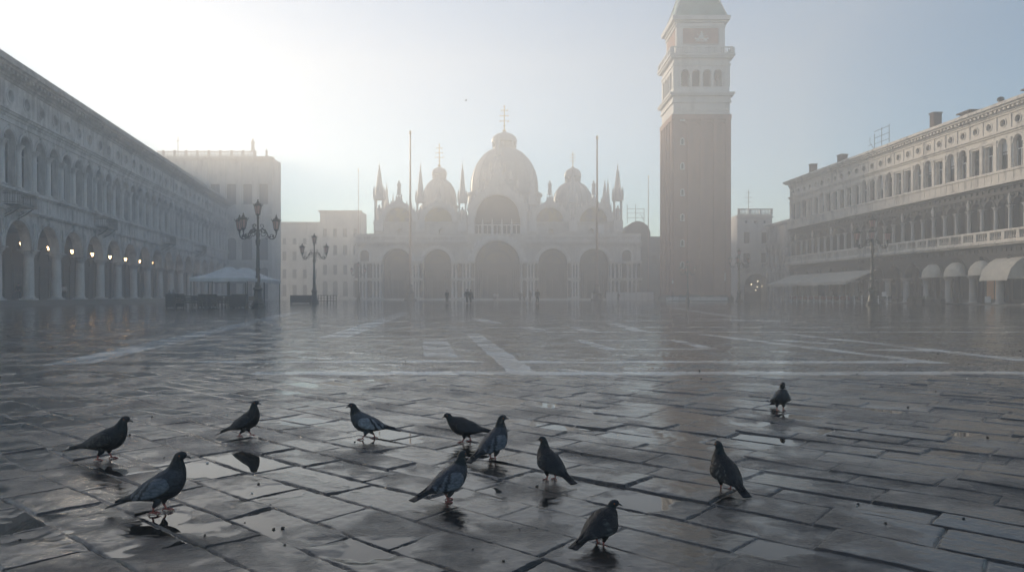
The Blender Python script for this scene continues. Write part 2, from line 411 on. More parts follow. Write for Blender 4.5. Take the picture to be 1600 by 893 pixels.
me.polygons.add(len(fs)); me.polygons.foreach_set('loop_start',np.arange(0,fs.size,4,dtype=np.int32))
me.polygons.foreach_set('use_smooth',np.ones(len(fs),dtype=bool)); me.update(calc_edges=True)
pad=lambda a,v:np.concatenate([a,np.full(4,v)]).astype(np.float32)
for nm,a,v in (('joint',J,0),('tone',TN,.5),('inlay',BM,0),('wet',WT,0)):
    at=me.attributes.new(nm,'FLOAT','POINT'); at.data.foreach_set('value',pad(a,v))
gm,nt,bs=nodes('wet_trachyte_paving')
def A(n): return N(nt,'ShaderNodeAttribute',attribute_name=n).outputs['Fac']
p=pos(nt); j,tn,il,wt=A('joint'),A('tone'),A('inlay'),A('wet')
n1=noise(nt,p,1.3,5,.65); n2=noise(nt,p,9,5,.7); n3=noise(nt,p,70,5,.75); n4=noise(nt,p,.22,4,.6)
base=mix(nt,tn,(.005,.005,.0052),(.034,.0315,.029)); base=mix(nt,math_(nt,'MULTIPLY',ramp(nt,n1,.35,.7),.5),base,(.026,.024,.023))
base=mix(nt,math_(nt,'MULTIPLY',ramp(nt,n3,.45,.75),.35),base,(.085,.08,.075))
n5=noise(nt,p,2.2,4,.7)
base=mix(nt,math_(nt,'MULTIPLY',ramp(nt,n5,.5,.62),math_(nt,'MULTIPLY',tn,.7)),base,(.06,.045,.036))
base=mix(nt,math_(nt,'MULTIPLY',math_(nt,'MULTIPLY',il,.97),math_(nt,'ADD',.8,math_(nt,'MULTIPLY',ramp(nt,n1,.35,.6),.2))),base,mix(nt,ramp(nt,n2,.3,.7),(.6,.59,.56),(.76,.75,.72)))
base=mix(nt,math_(nt,'MULTIPLY',j,.9),base,(.012,.011,.01)); base=mix(nt,math_(nt,'MULTIPLY',wt,.65),base,(.02,.019,.017))
nt.links.new(base,bs.inputs['Base Color'])
ro=math_(nt,'ADD',.02,math_(nt,'MULTIPLY',ramp(nt,n1,.45,.75),.07)); ro=math_(nt,'ADD',ro,math_(nt,'MULTIPLY',ramp(nt,tn,.5,1.0),.10))
ro=math_(nt,'ADD',ro,math_(nt,'MULTIPLY',j,.35))
ro=mix(nt,wt,ro,(.02,.02,.02)); nt.links.new(ro,bs.inputs['Roughness']); nt.links.new(math_(nt,'ADD',1.45,math_(nt,'MULTIPLY',wt,.02)),bs.inputs['IOR'])
vg=N(nt,'ShaderNodeTexVoronoi'); vg.inputs['Scale'].default_value=42; nt.links.new(p,vg.inputs['Vector']); pit=ramp(nt,vg.outputs['Distance'],.05,.3)
hh=math_(nt,'ADD',math_(nt,'ADD',math_(nt,'MULTIPLY',n3,.75),n2),math_(nt,'MULTIPLY',pit,.25)); dry=math_(nt,'SUBTRACT',1.0,wt)
b=N(nt,'ShaderNodeBump'); b.inputs['Distance'].default_value=.022; nt.links.new(hh,b.inputs['Height']); nt.links.new(math_(nt,'MULTIPLY',dry,math_(nt,'ADD',.06,math_(nt,'MULTIPLY',ramp(nt,n1,.48,.66),.55))),b.inputs['Strength']); nt.links.new(b.outputs[0],bs.inputs['Normal'])
me.materials.append(gm)
go=bpy.data.objects.new('ground',me); COL.objects.link(go); tag(go,kind='structure')

# crumbs and grit lying about the paving
mb=MB()
for k in range(110):
    Y=2.6*(30/2.6)**random.random(); X=random.uniform(-.7,.7)*Y; r=random.uniform(.003,.008)*(1+Y*.06); z=ground_z(X,Y)
    mb.mi=0 if random.random()<.85 else 1
    mb.lathe(X,Y,[(r*.6,z-.002),(r,z+r*.4),(r*.5,z+r*.9)],5,1,random.uniform(.6,1.5),random.random()*3)
o=mb.build('litter',[plain('dark_crumb',(.03,.025,.02)),plain('pale_crumb',(.55,.52,.48))]); tag(o,'dark and pale crumbs of litter scattered over the wet paving','litter',kind='stuff')

#PART2
# ------------------------------------------------------------------ left arcade building
def capital(mb,cx,cy,z0,z1,r,seg=12):
    h=z1-z0
    mb.lathe(cx,cy,[(r*.96,z0),(r*1.12,z0+.05*h),(r*.98,z0+.12*h),(r*1.1,z0+.35*h),(r*1.42,z0+.55*h),(r*1.16,z0+.58*h),(r*1.3,z0+.78*h),(r*1.55,z0+.86*h)],seg)
    for a in range(4):
        an=PI/4+a*PI/2; x,y=cx+r*1.3*math.cos(an),cy+r*1.3*math.sin(an)
        mb.lathe(x,y,[(r*.1,z0+.5*h),(r*.34,z0+.72*h),(r*.22,z0+.87*h)],6)
    mb.cbox(cx,cy,z0+.93*h,r*3.15,r*3.15,h*.14)
def column(parent,cx,cy,z0,zc,z1,r,mat,capmat,seg=16):
    mb=MB(); b=r*.55
    mb.cbox(cx,cy,z0+b*.3,r*2.7,r*2.7,b*.6)
    mb.lathe(cx,cy,[(r*1.28,z0+b*.6),(r*1.32,z0+b*.85),(r*1.12,z0+b*1.1),(r*1.14,z0+b*1.3),(r,z0+b*1.5),(r*.99,z0+(zc-z0)*.4),(r*.9,zc)],seg)
    o=mb.build('column',mat,parent); k=MB(); capital(k,cx,cy,zc,z1,r); k.build('capital',capmat,o); return o

def left_building():
    dx,dy=-.1838,.983; Y0=53.4; X0=-33.4-.187*Y0
    R=empty('arcade_building',(X0,Y0,0),math.atan2(dy,dx),'long pale stone building with round ground arches and lit lanterns along the left side','building')
    B=6.39; n=18; L=B*n; G=.55
    mb=MB()
    for i in range(4): mb.box(-6,L+.6,-.75-.32*(3-i),7,-.2+.0 if i==0 else G-.1375*(4-i),G-.1375*(3-i))
    mb.build('steps',M['step'],R)
    # ground arcade wall
    r=2.62; mb=MB(); mb.archwall(-.6,L+.6,5.45,9.1,0,.95,[('arch',B*(i+.5),r,5.45,5.45) for i in range(n)],16)
    for i in range(n):
        u=B*(i+.5)
        mb.ring(u,5.45,r+.002,r+.2,-.07,.05,0,PI,20); mb.ring(u,5.45,r+.2,r+.36,-.13,.04,0,PI,20)
        mb.prism([(u-.2,7.95),(u+.2,7.95),(u+.3,8.72),(u-.3,8.72)],-.22,.03)
    for i in range(n+1):
        u=B*i
        mb.ring(u,7.75,.2,.3,-.09,.04,0,PI,8); mb.box(u-.3,u-.2,-.09,.04,6.6,7.75); mb.box(u+.2,u+.3,-.09,.04,6.6,7.75); mb.box(u-.3,u+.3,-.11,.04,6.48,6.62)
    mb.box(-.7,L+.7,-.28,.5,8.78,8.92); mb.box(-.7,L+.7,-.42,.5,8.92,9.12)
    mb.build('arcade_wall',M['pale'],R)
    for i in range(n+1): column(R,B*i,.47,G,4.7,5.45,.47,M['pale_clean'],M['pale'])
    # interior of the arcade
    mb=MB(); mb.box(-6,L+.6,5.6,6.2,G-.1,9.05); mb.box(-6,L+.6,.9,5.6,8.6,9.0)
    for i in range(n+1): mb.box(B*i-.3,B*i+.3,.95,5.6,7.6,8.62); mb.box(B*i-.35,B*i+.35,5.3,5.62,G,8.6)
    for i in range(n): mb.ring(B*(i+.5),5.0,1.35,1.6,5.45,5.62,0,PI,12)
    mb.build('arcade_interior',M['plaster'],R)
    for i in range(n):
        u=B*(i+.5); mb=MB(); wd=1.0 if i%3 else .85; h=3.6 if i%3 else 4.2
        mb.box(u-wd-.18,u-wd,5.42,5.6,G,G+h); mb.box(u+wd,u+wd+.18,5.42,5.6,G,G+h); mb.box(u-wd-.18,u+wd+.18,5.42,5.6,G+h,G+h+.2)
        f=mb.build('door',M['plaster'],R)
        mb=MB(); mb.box(u-wd,u+wd,5.52,5.58,G,G+h); mb.build('door_leaf',M['door'],f)
        mb=MB(); mb.box(u-wd,u+wd,5.49,5.515,G+h*.72,G+h*.75); mb.box(u-.03,u+.03,5.49,5.515,G,G+h); mb.build('door_frame',M['frame'],f)
    # sill band
    mb=MB(); mb.box(-.6,L+.6,-.05,.8,9.12,10.5)
    for i in range(2*n+1):
        u=B/2*i; mb.box(u-.38,u+.38,-.12,.1,9.14,10.48)
    mb.box(-.65,L+.65,-.2,.8,10.5,10.66); mb.box(-.7,L+.7,-.42,.8,10.66,10.86); mb.box(-.65,L+.65,-.16,.8,10.86,11.0)
    mb.build('sill_band',M['pale'],R)
    # upper arcade
    b=B/2; mb=MB(); rw=1.18
    mb.archwall(-.6,L+.6,11.0,16.8,.12,.75,[('arch',b*(i+.5),rw,11.0,15.05) for i in range(2*n)],14)
    for i in range(2*n):
        u=b*(i+.5); mb.ring(u,15.05,rw+.002,rw+.15,.04,.2,0,PI,16); mb.ring(u,15.05,rw+.15,rw+.27,-.02,.2,0,PI,16)
        mb.prism([(u-.1,16.2),(u+.1,16.2),(u+.16,16.68),(u-.16,16.68)],-.08,.15)
    mb.build('upper_wall',M['pale'],R)
    for i in range(2*n+1):
        column(R,b*i,.02,11.0,14.4,15.05,.27,M['pale_clean'],M['pale'],12)
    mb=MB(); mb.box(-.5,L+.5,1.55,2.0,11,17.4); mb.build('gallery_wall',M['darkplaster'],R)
    for i in range(2*n):
        u=b*(i+.5); f=MB(); f.box(u-.98,u+.98,1.45,1.54,11.02,11.2); f.box(u-.98,u-.86,1.45,1.54,11.2,15.9); f.box(u+.86,u+.98,1.45,1.54,11.2,15.9)
        f.box(u-.86,u+.86,1.45,1.54,14.6,14.75); f.box(u-.05,u+.05,1.45,1.54,11.2,14.6); f.box(u-.86,u+.86,1.45,1.54,15.8,15.95)
        o=f.build('window',M['frame'],R); g=MB(); g.box(u-.86,u+.86,1.5,1.53,11.2,15.8); g.build('pane',M['glass'],o)
    # entablature, oculi, cornice
    mb=MB(); mb.box(-.6,L+.6,-.04,.8,16.8,17.25); mb.box(-.65,L+.65,-.16,.8,17.25,17.5); mb.box(-.7,L+.7,-.34,.8,17.5,17.72); mb.box(-.75,L+.75,-.5,.8,17.72,17.95)
    mb.build('entablature',M['pale'],R)
    mb=MB(); mb.archwall(-.6,L+.6,17.95,20.55,0,.7,[('circle',b*(i+.5),.56,19.25,0) for i in range(2*n)],12)
    for i in range(2*n):
        mb.ring(b*(i+.5),19.25,.562,.74,-.07,.05,0,2*PI,20)
    for i in range(n+1): mb.box(B*i-.34,B*i+.34,-.08,.1,17.97,20.5)
    mb.build('frieze',M['pale'],R)
    for i in range(2*n):
        mb=MB(); mb.disc(b*(i+.5),19.25,.6,.45,seg=16); o=mb.build('oculus',M['glass'],R)
    mb=MB(); mb.box(-.65,L+.65,-.14,.8,20.5,20.75)
    k=int(L/.8)
    for i in range(k): mb.box(i*.8+.1,i*.8+.46,-.85,.1,21.0,21.32)
    mb.box(-.7,L+.7,-.3,.8,20.75,21.0); mb.box(-1.1,L+1.1,-1.0,.8,21.32,21.55); mb.box(-1.3,L+1.3,-1.28,.8,21.55,21.85); mb.box(-1.2,L+1.2,-1.15,.8,21.85,22.2)
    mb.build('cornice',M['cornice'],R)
    mb=MB(); mb.box(-.6,L+.6,.5,14,20.6,21.9); mb.prism([(-.9,22.2),(L+.9,22.2),(L+.9,22.5),(-.9,22.5)],-.7,1.0)
    mb.v=[(x,y,z) for x,y,z in mb.v]; n0=len(mb.v); mb.quad((-.9,-.6,22.35),(L+.9,-.6,22.35),(L+.9,7,24.0),(-.9,7,24.0)); mb.quad((-.9,7,24.0),(L+.9,7,24.0),(L+.9,14.2,22.0),(-.9,14.2,22.0))
    mb.build('roof',M['tile'],R)
    mb=MB(); mb.box(-.58,L+.58,6.2,14,-.3,20.6); mb.box(-.58,L+.58,2.0,6.2,9.0,20.6); mb.box(L+.1,L+.58,.97,6.2,G,9); mb.build('rear_wall',M['pale'],R)
    for Yb in (67.6,89.5,116.4,138):
        u=(Yb-Y0)/.983; mb=MB(); w_=1.75
        mb.box(u-w_,u+w_,-1.5,-.05,9.1,9.22)
        for s in (-1.2,1.2): mb.tube([(u+s,-1.4,9.08),(u+s,-.7,8.5),(u+s,-.02,8.1)],.06,5); mb.tube([(u+s,-.02,9.0),(u+s,-.6,8.7),(u+s,-.02,8.3)],.04,5)
        for zz in (9.35,10.15,10.32): mb.tube([(u-w_,-.05,zz),(u-w_,-1.45,zz),(u+w_,-1.45,zz),(u+w_,-.05,zz)],.035,5)
        t=-w_
        while t<=w_+.01: mb.tube([(u+t,-1.45,9.2),(u+t,-1.45,10.3)],.018,4); t+=.175
        for s in (-1,1):
            t=-1.3
            while t<-.1: mb.tube([(u+s*w_,t,9.2),(u+s*w_,t,10.3)],.018,4); t+=.2
        mb.build('balcony',M['iron'],R)
    # lanterns hung under the arches
    Mw=Matrix.Translation((X0,Y0,0))@Matrix.Rotation(math.atan2(dy,dx),4,'Z')
    proto=None
    for i in range(n):
        p=Mw@Vector((B*(i+.5)+.3,2.6,6.2))
        if proto is None:
            proto=empty('arcade_lantern',p); a=MB(); a.tube([(0,0,.5),(0,0,2.38)],.018,5); a.lathe(0,0,[(.02,.52),(.12,.46),(.3,.34),(.32,.30)],8); a.lathe(0,0,[(.1,-.33),(.13,-.36),(.02,-.45)],8)
            for q in range(6): an=q*PI/3; a.tube([(.3*math.cos(an),.3*math.sin(an),.31),(.12*math.cos(an),.12*math.sin(an),-.34)],.014,4)
            a.build('cage',M['iron'],proto); g=MB(); g.lathe(0,0,[(.10,-.33),(.2,-.05),(.27,.29)],8); g.build('glass',M['glow'],proto); o=proto; proto.scale=(.75,.75,.65)
        else: o=dup(proto,p)
        tag(o,f'lit hanging lantern in the {ORD[i]} arch of the left arcade from the near end','lantern','lanterns hanging in the left arcade')
    return Mw
LMW=left_building()

# ------------------------------------------------------------------ right building
def right_building():
    Yf=124.4; Xf=53.1-.048*Yf
    ang=math.atan2(-.99885,.0479)
    R=empty('colonnaded_building',(Xf,Yf,0),ang,'weathered stone building with black-crusted middle storey along the right side of the square','building')
    Mw=Matrix.Translation((Xf,Yf,0))@Matrix.Rotation(ang,4,'Z')
    B=4.1; n=17; L=B*n; G=.1; b=B/2
    mb=MB(); mb.box(-1,L+2,-.9,5,-.2,G); mb.build('kerb_step',M['step'],R)
    r=1.58; mb=MB(); mb.archwall(-.4,L+.4,3.15,5.05,0,.8,[('arch',B*(i+.5),r,3.15,3.15) for i in range(n)],14)
    for i in range(n):
        u=B*(i+.5); mb.ring(u,3.15,r+.002,r+.22,-.09,.05,0,PI,16); mb.prism([(u-.14,4.55),(u+.14,4.55),(u+.22,5.0),(u-.22,5.0)],-.2,.03)
        mb.lathe(u,-.2,[(.05,4.6),(.16,4.75),(.17,4.95),(.05,5.05)],7)
    mb.box(-.45,L+.45,-.12,.8,5.05,5.35); mb.box(-.4,L+.4,-.02,.8,5.35,5.85)
    k=int(L/.68)
    for i in range(k): mb.box(i*.68+.1,i*.68+.42,-.09,.1,5.42,5.8)
    mb.box(-.45,L+.45,-.25,.8,5.85,6.05)
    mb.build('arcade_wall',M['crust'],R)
    for i in range(n+1): column(R,B*i,.4,G,2.66,3.15,.36,M['rightcol'],M['rightcol'])
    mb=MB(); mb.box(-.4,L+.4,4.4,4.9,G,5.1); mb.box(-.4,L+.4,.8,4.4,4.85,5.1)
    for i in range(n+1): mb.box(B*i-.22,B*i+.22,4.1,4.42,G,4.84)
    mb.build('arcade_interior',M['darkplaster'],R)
    for i in range(n):
        u=B*(i+.5); f=MB(); f.box(u-1.4,u+1.4,4.28,4.38,G,G+.5); f.box(u-1.4,u-1.28,4.28,4.38,G+.5,3.6); f.box(u+1.28,u+1.4,4.28,4.38,G+.5,3.6); f.box(u-1.28,u+1.28,4.28,4.38,3.45,3.6); f.box(u-.04,u+.04,4.28,4.38,G+.5,3.45)
        o=f.build('shop_window',M['frame'],R); g=MB(); g.box(u-1.28,u+1.28,4.33,4.37,G+.5,3.45)
        lit=i==10
        g.build('pane',M['shoplight'] if lit else M['glass'],o)
    # balustrade of the middle storey
    mb=MB(); mb.box(-.9,L+.9,-.75,.8,6.05,6.22); mb.box(-1,L+1,-.95,.8,6.22,6.42)
    mb.box(-.8,L+.8,-.78,-.5,6.42,6.6); mb.box(-.85,L+.85,-.84,-.46,7.36,7.58)
    for i in range(2*n+1): mb.box(b*i-.22,b*i+.22,-.82,-.48,6.6,7.36)
    for i in range(2*n):
        for q in range(5):
            u=b*i+.38+q*(b-.76)/4; mb.lathe(u,-.64,[(.05,6.6),(.1,6.8),(.045,7.05),(.08,7.36)],6)
    mb.build('balustrade',M['cream'],R)
    mb=MB(); rw=.74; mb.archwall(-.4,L+.4,6.42,11.6,.1,.7,[('arch',b*(i+.5),rw,6.42,10.0) for i in range(2*n)],12)
    for i in range(2*n):
        u=b*(i+.5); mb.ring(u,10.0,rw+.002,rw+.17,.0,.2,0,PI,14); mb.prism([(u-.1,10.7),(u+.1,10.7),(u+.16,11.1),(u-.16,11.1)],-.12,.15)
        for s in (-1,1): mb.lathe(u+s*.72,.06,[(.03,10.75),(.16,10.9),(.14,11.1),(.04,11.2)],6)
    mb.box(-.45,L+.45,-.06,.7,11.25,11.5); mb.box(-.4,L+.4,.0,.7,11.5,11.95)
    for i in range(int(L/.9)): mb.lathe(i*.9+.45,.0,[(.04,11.55),(.16,11.65),(.15,11.82),(.05,11.92)],6)
    mb.box(-.5,L+.5,-.3,.7,11.95,12.15)
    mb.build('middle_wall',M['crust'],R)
    for i in range(2*n+1): column(R,b*i,-.02,6.42,9.6,10.0,.19,M['rightcol'],M['rightcol'],12)
    for i in range(2*n+1):      # small statues of saints on the entablature keys
        if i%3==1:
            mb=MB(); mb.lathe(b*i,-.12,[(.12,10.1),(.15,10.5),(.17,10.8),(.08,10.98),(.09,11.1),(.03,11.22)],7); mb.build('figure',M['cream'],R)
    mb=MB(); mb.box(-.3,L+.3,1.0,1.4,6.42,12); mb.build('gallery_wall',M['darkplaster'],R)
    for i in range(2*n):
        u=b*(i+.5); f=MB(); f.box(u-.72,u-.64,.9,.98,6.44,10.6); f.box(u+.64,u+.72,.9,.98,6.44,10.6); f.box(u-.64,u+.64,.9,.98,9.5,9.62); f.box(u-.04,u+.04,.9,.98,6.44,9.5)
        o=f.build('window',M['frame'],R); g=MB(); g.box(u-.64,u+.64,.94,.97,6.44,10.7); g.build('pane',M['glass'],o)
    # top storey
    mb=MB(); mb.box(-.7,L+.7,-.6,.7,12.15,12.35); mb.box(-.6,L+.6,-.5,.7,12.35,13.3); mb.box(-.7,L+.7,-.62,.7,13.3,13.55)
    for i in range(4*n+1): mb.box(b/2*i-.035,b/2*i+.035,-.525,-.4,12.37,13.28)
    mb.build('parapet',M['cream'],R)
    pat=[0,0,0,0,0,1,0,0,0,0,0,1,0,1,1,0,0,1,1,0,1,1,0,0,1,1,0,1,1,0,1,1,0,1]
    ops=[]
    for i in range(2*n):
        u=b*(i+.5); ops.append(('arch',u,.62,13.56,16.2) if pat[i] else ('rect',u,.58,13.56,16.35))
    mb=MB(); mb.archwall(-.4,L+.4,13.55,17.2,.0,.6,ops,12)
    for i in range(2*n):
        u=b*(i+.5)
        if pat[i]: mb.ring(u,16.2,.622,.82,-.08,.05,0,PI,14); mb.box(u-.86,u-.6,-.1,.05,16.05,16.2); mb.box(u+.6,u+.86,-.1,.05,16.05,16.2)
        else: mb.box(u-.82,u+.82,-.2,.05,16.55,16.72); mb.box(u-.74,u+.74,-.08,.05,16.36,16.55)
    for i in range(2*n+1):
        u=b*i; mb.box(u-.2,u+.2,-.12,.05,13.56,16.5); mb.box(u-.26,u+.26,-.17,.05,16.5,16.75)
    mb.build('upper_wall',M['cream'],R)
    for i in range(2*n):
        u=b*(i+.5); f=MB(); f.box(u-.6,u-.52,.36,.46,13.56,16.3); f.box(u+.52,u+.6,.36,.46,13.56,16.3); f.box(u-.04,u+.04,.36,.46,13.56,15.4); f.box(u-.52,u+.52,.36,.46,15.4,15.52)
        o=f.build('window',M['white'] if i%2 else M['frame'],R)
        g=MB(); g.box(u-.6,u+.6,.42,.45,13.56,16.9); g.build('pane',M['glass'],o)
        if i in (5,13,18,20,24,28,31): g=MB(); g.box(u-.5,u+.5,.37,.405,14.9 if i%2 else 15.2,16.7); g.build('blind',M['canvas'],o)
    mb=MB(); mb.box(-.45,L+.45,-.14,.6,17.2,17.4); mb.box(-.5,L+.5,-.3,.6,17.4,17.6); mb.build('string_course',M['cream'],R)
    mb=MB(); mb.archwall(-.4,L+.4,17.6,19.1,0,.5,[('circle',b*(i+.5),.36,18.35,0) for i in range(2*n)],12)
    for i in range(2*n): mb.ring(b*(i+.5),18.35,.362,.47,-.06,.04,0,2*PI,18)
    for i in range(2*n+1): mb.box(b*i-.16,b*i+.16,-.06,.05,17.62,19.08)
    mb.build('frieze',M['cream'],R)
    for i in range(2*n): mb=MB(); mb.disc(b*(i+.5),18.35,.4,.3,seg=16); mb.build('oculus',M['glass'],R)
    mb=MB(); mb.box(-.45,L+.45,-.12,.6,19.1,19.3)
    for i in range(int(L/.62)): mb.box(i*.62+.1,i*.62+.4,-.6,.1,19.5,19.75)
    mb.box(-.5,L+.5,-.22,.6,19.3,19.5); mb.box(-.8,L+.8,-.75,.6,19.75,19.95); mb.box(-.95,L+.95,-.98,.6,19.95,20.25)
    mb.build('cornice',M['cream'],R)
    mb=MB(); mb.quad((-.9,-.9,20.27),(L+.9,-.9,20.27),(L+.9,6,22.3),(-.9,6,22.3)); mb.quad((-.9,6,22.3),(L+.9,6,22.3),(L+.9,13,20.2),(-.9,13,20.2)); mb.quad((-.9,-.9,20.27),(-.9,6,22.3),(-.9,13,20.2),(-.9,6,20.2))
    rf=mb.build('roof',M['tile'],R)
    for Yc,hh,ww in ((118.5,1.1,.75),(109,.8,1.15),(86.8,1.5,.75)):
        u=Yf-Yc; mb=MB(); mb.box(u-ww/2,u+ww/2,.6,1.6,20.3,20.9+hh); mb.box(u-ww/2-.08,u+ww/2+.08,.52,1.68,20.9+hh,21.05+hh); mb.build('chimney',M['chimney'],rf)
    for Yc,ww in ((81.3,1.8),(71.2,2.4)):
        u=Yf-Yc; mb=MB(); mb.box(u-ww/2,u+ww/2,.9,3.5,20.4,21.15); mb.box(u-ww/2-.25,u+ww/2+.25,.65,3.6,21.15,21.3); mb.build('dormer',M['chimney'],rf)
    u=Yf-76.3; mb=MB(); mb.lathe(u,1.3,[(.22,20.5),(.22,21.2),(.36,21.25),(.3,21.5),(.1,21.6)],9); mb.build('roof_vent',M['iron'],rf)
    mb=MB(); mb.box(-.38,L+.38,4.9,13,-.1,20.2); mb.box(-.38,L+.38,1.4,4.9,5.1,20.2); mb.box(-.38,L+.38,.6,1.4,12.2,20.2); mb.box(-.38,-.05,.82,4.9,G,5.1); mb.build('rear_wall',M['pale'],R)
    # aerials
    def aerial(Yc,h,rows,label,wd):
        p=Mw@Vector((Yf-Yc,2.2,20.9)); mb=MB(); mb.tube([(0,0,0),(0,0,h)],.035,5)
        for z,w_ in rows:
            mb.tube([(-w_*.3,-w_,z),(w_*.3,w_,z)],.022,4)
            for q in range(-3,4): mb.tube([(w_*.3*q/3-.02,w_*q/3,z-.18),(w_*.3*q/3+.02,w_*q/3,z+.18)],.012,4)
        o=mb.build('roof_aerial',M['iron'],None,p); tag(o,label,'aerial')
    aerial(72.7,4.4,((3.9,.2),(2.6,.8),(1.3,.35)),'tall thin whip aerial on the near end of the right roof','a')
    p=Mw@Vector((Yf-99.5,1.6,20.6)); mb=MB()
    for q in (-1.6,.2,2.0): mb.tube([(q,0,0),(q,0,3.1 if q>0 else 2.6)],.04,5)
    for z in (1.2,2.0,2.9): mb.tube([(-1.7,0,z),(2.1,0,z)],.03,5)
    mb.tube([(-1.6,0,.4),(-2.4,-.2,1.6),(-2.4,-.2,2.3)],.03,5); mb.tube([(-2.9,-.2,1.2),(-1.9,-.2,1.2)],.03,5)
    o=mb.build('roof_frame',M['iron'],None,p,rz=ang); tag(o,'rusty rectangular aerial frame standing on the right roof between two chimneys','aerial')
    # canvas awnings
    def long_awning(Ya,Yb,label):
        u0,u1=Yf-Ya,Yf-Yb; p=Mw@Vector(((u0+u1)/2,-.1,0)); h=(u1-u0)/2
        T=empty('long_awning',p,ang,label,'awning')
        mb=MB(); n_=14
        P_=[]
        for i in range(n_+1):
            x=-h+2*h*i/n_; sag=.05*math.sin(i*2.1)
            P_.append((x,sag))
        for i in range(n_):
            (xa,sa),(xb,sb)=P_[i],P_[i+1]
            for s0,s1 in ((0,.5),(.5,1)):
                z=lambda t,s: 4.45-1.55*t+.12*math.sin(PI*t)*-1+s*t
                mb.quad((xa,-4.3*s1,z(s1,sa)),(xb,-4.3*s1,z(s1,sb)),(xb,-4.3*s0,z(s0,sb)),(xa,-4.3*s0,z(s0,sa)))
            za,zb=2.9+sa,2.9+sb; mb.quad((xa,-4.3,za-.42),(xb,-4.3,zb-.42),(xb,-4.3,zb),(xa,-4.3,za))
        for s in (-h,h): mb.v+=[(s,0,4.45),(s,-4.3,2.9),(s,-4.3,2.5)]; k=len(mb.v); mb.f.append((k-3,k-2,k-1)); mb.m.append(0)
        mb.build('canopy',M['awning'],T)
        mb=MB()
        for s in (-h+.1,0,h-.1): mb.tube([(s,0,3.3),(s,-4.2,2.78)],.03,5); mb.tube([(s,-4.15,2.8),(s,-4.15,0)],.035,5)
        mb.build('frame',M['iron'],T)
    long_awning(123.5,112.2,'far cream canvas awning stretched over the cafe under the right building')
    long_awning(111.8,97.3,'near cream canvas awning stretched over the cafe, behind the lamp post')
    rp=[(11,.55,0),(10,.7,1),(9,.65,2)]
    names={11:'small rounded cream awning in the arch next to the big end awning',10:'second rounded cream awning from the big end awning',9:'ragged half-raised pale awning in the third arch from the big end awning'}
    for i,sz,_ in rp:
        u=B*(i+.5); p=Mw@Vector((u,-.05,3.2)); mb=MB(); k=10
        for q in range(k):
            a0,a1=PI*q/k,PI*(q+1)/k
            for e in range(4):
                b0,b1=PI/2*e/4,PI/2*(e+1)/4
                f=lambda a,bb:(1.5*math.cos(a)*1.0,-.95*math.sin(bb)*math.sin(a)**.6 if math.sin(a)>1e-6 else 0,(1.5*math.sin(a))*math.cos(bb)**.8 if bb<PI/2-.01 else -.12)
                mb.quad(f(a0,b0),f(a1,b0),f(a1,b1),f(a0,b1))
        o=mb.build('arch_awning',M['awning'],None,p,60,ang); tag(o,names[i],'awning','small awnings in the right arcade')
    u=B*12.52; p=Mw@Vector((u,-.12,0)); mb=MB(); hw=1.98
    k=12
    for q in range(k):
        xa,xb=-hw+2*hw*q/k,-hw+2*hw*(q+1)/k
        prof=[(0,4.75),(-.7,4.35),(-1.4,3.6),(-1.75,2.62)]
        for (ya,za),(yb,zb) in zip(prof[:-1],prof[1:]): mb.quad((xa,yb,zb),(xb,yb,zb),(xb,ya,za),(xa,ya,za))
        mb.quad((xa,-1.75,2.45),(xb-.06,-1.75,2.45),(xb,-1.75,2.62),(xa,-1.75,2.62))
    for s in (-hw,hw):
        kk=len(mb.v); mb.v+=[(s,0,4.75),(s,-.7,4.35),(s,-1.4,3.6),(s,-1.75,2.62),(s,0,2.62)]; mb.f.append(tuple(range(kk,kk+5))); mb.m.append(0)
    o=mb.build('shop_awning',M['awning'],None,p,60,ang); tag(o,'big curved cream shop awning with scalloped edge at the right end of the arcade','awning')
    # lamp glimpsed under the awning
    p=Mw@Vector((Yf-93.3,1.4,3.45)); T=empty('wall_lantern',p,0,'small lit lamp glowing under the right arcade beside the near awning','lamp')
    a=MB(); a.lathe(0,0,[(.05,.2),(.2,.1),(.22,.06)],8); a.tube([(0,0,.2),(0,0,1.4)],.015,4); a.build('shade',M['iron'],T); g=MB(); g.lathe(0,0,[(.05,-.06),(.13,0),(.15,.07)],8); g.build('bulb',M['glow'],T)
    return Mw
RMW=right_building()

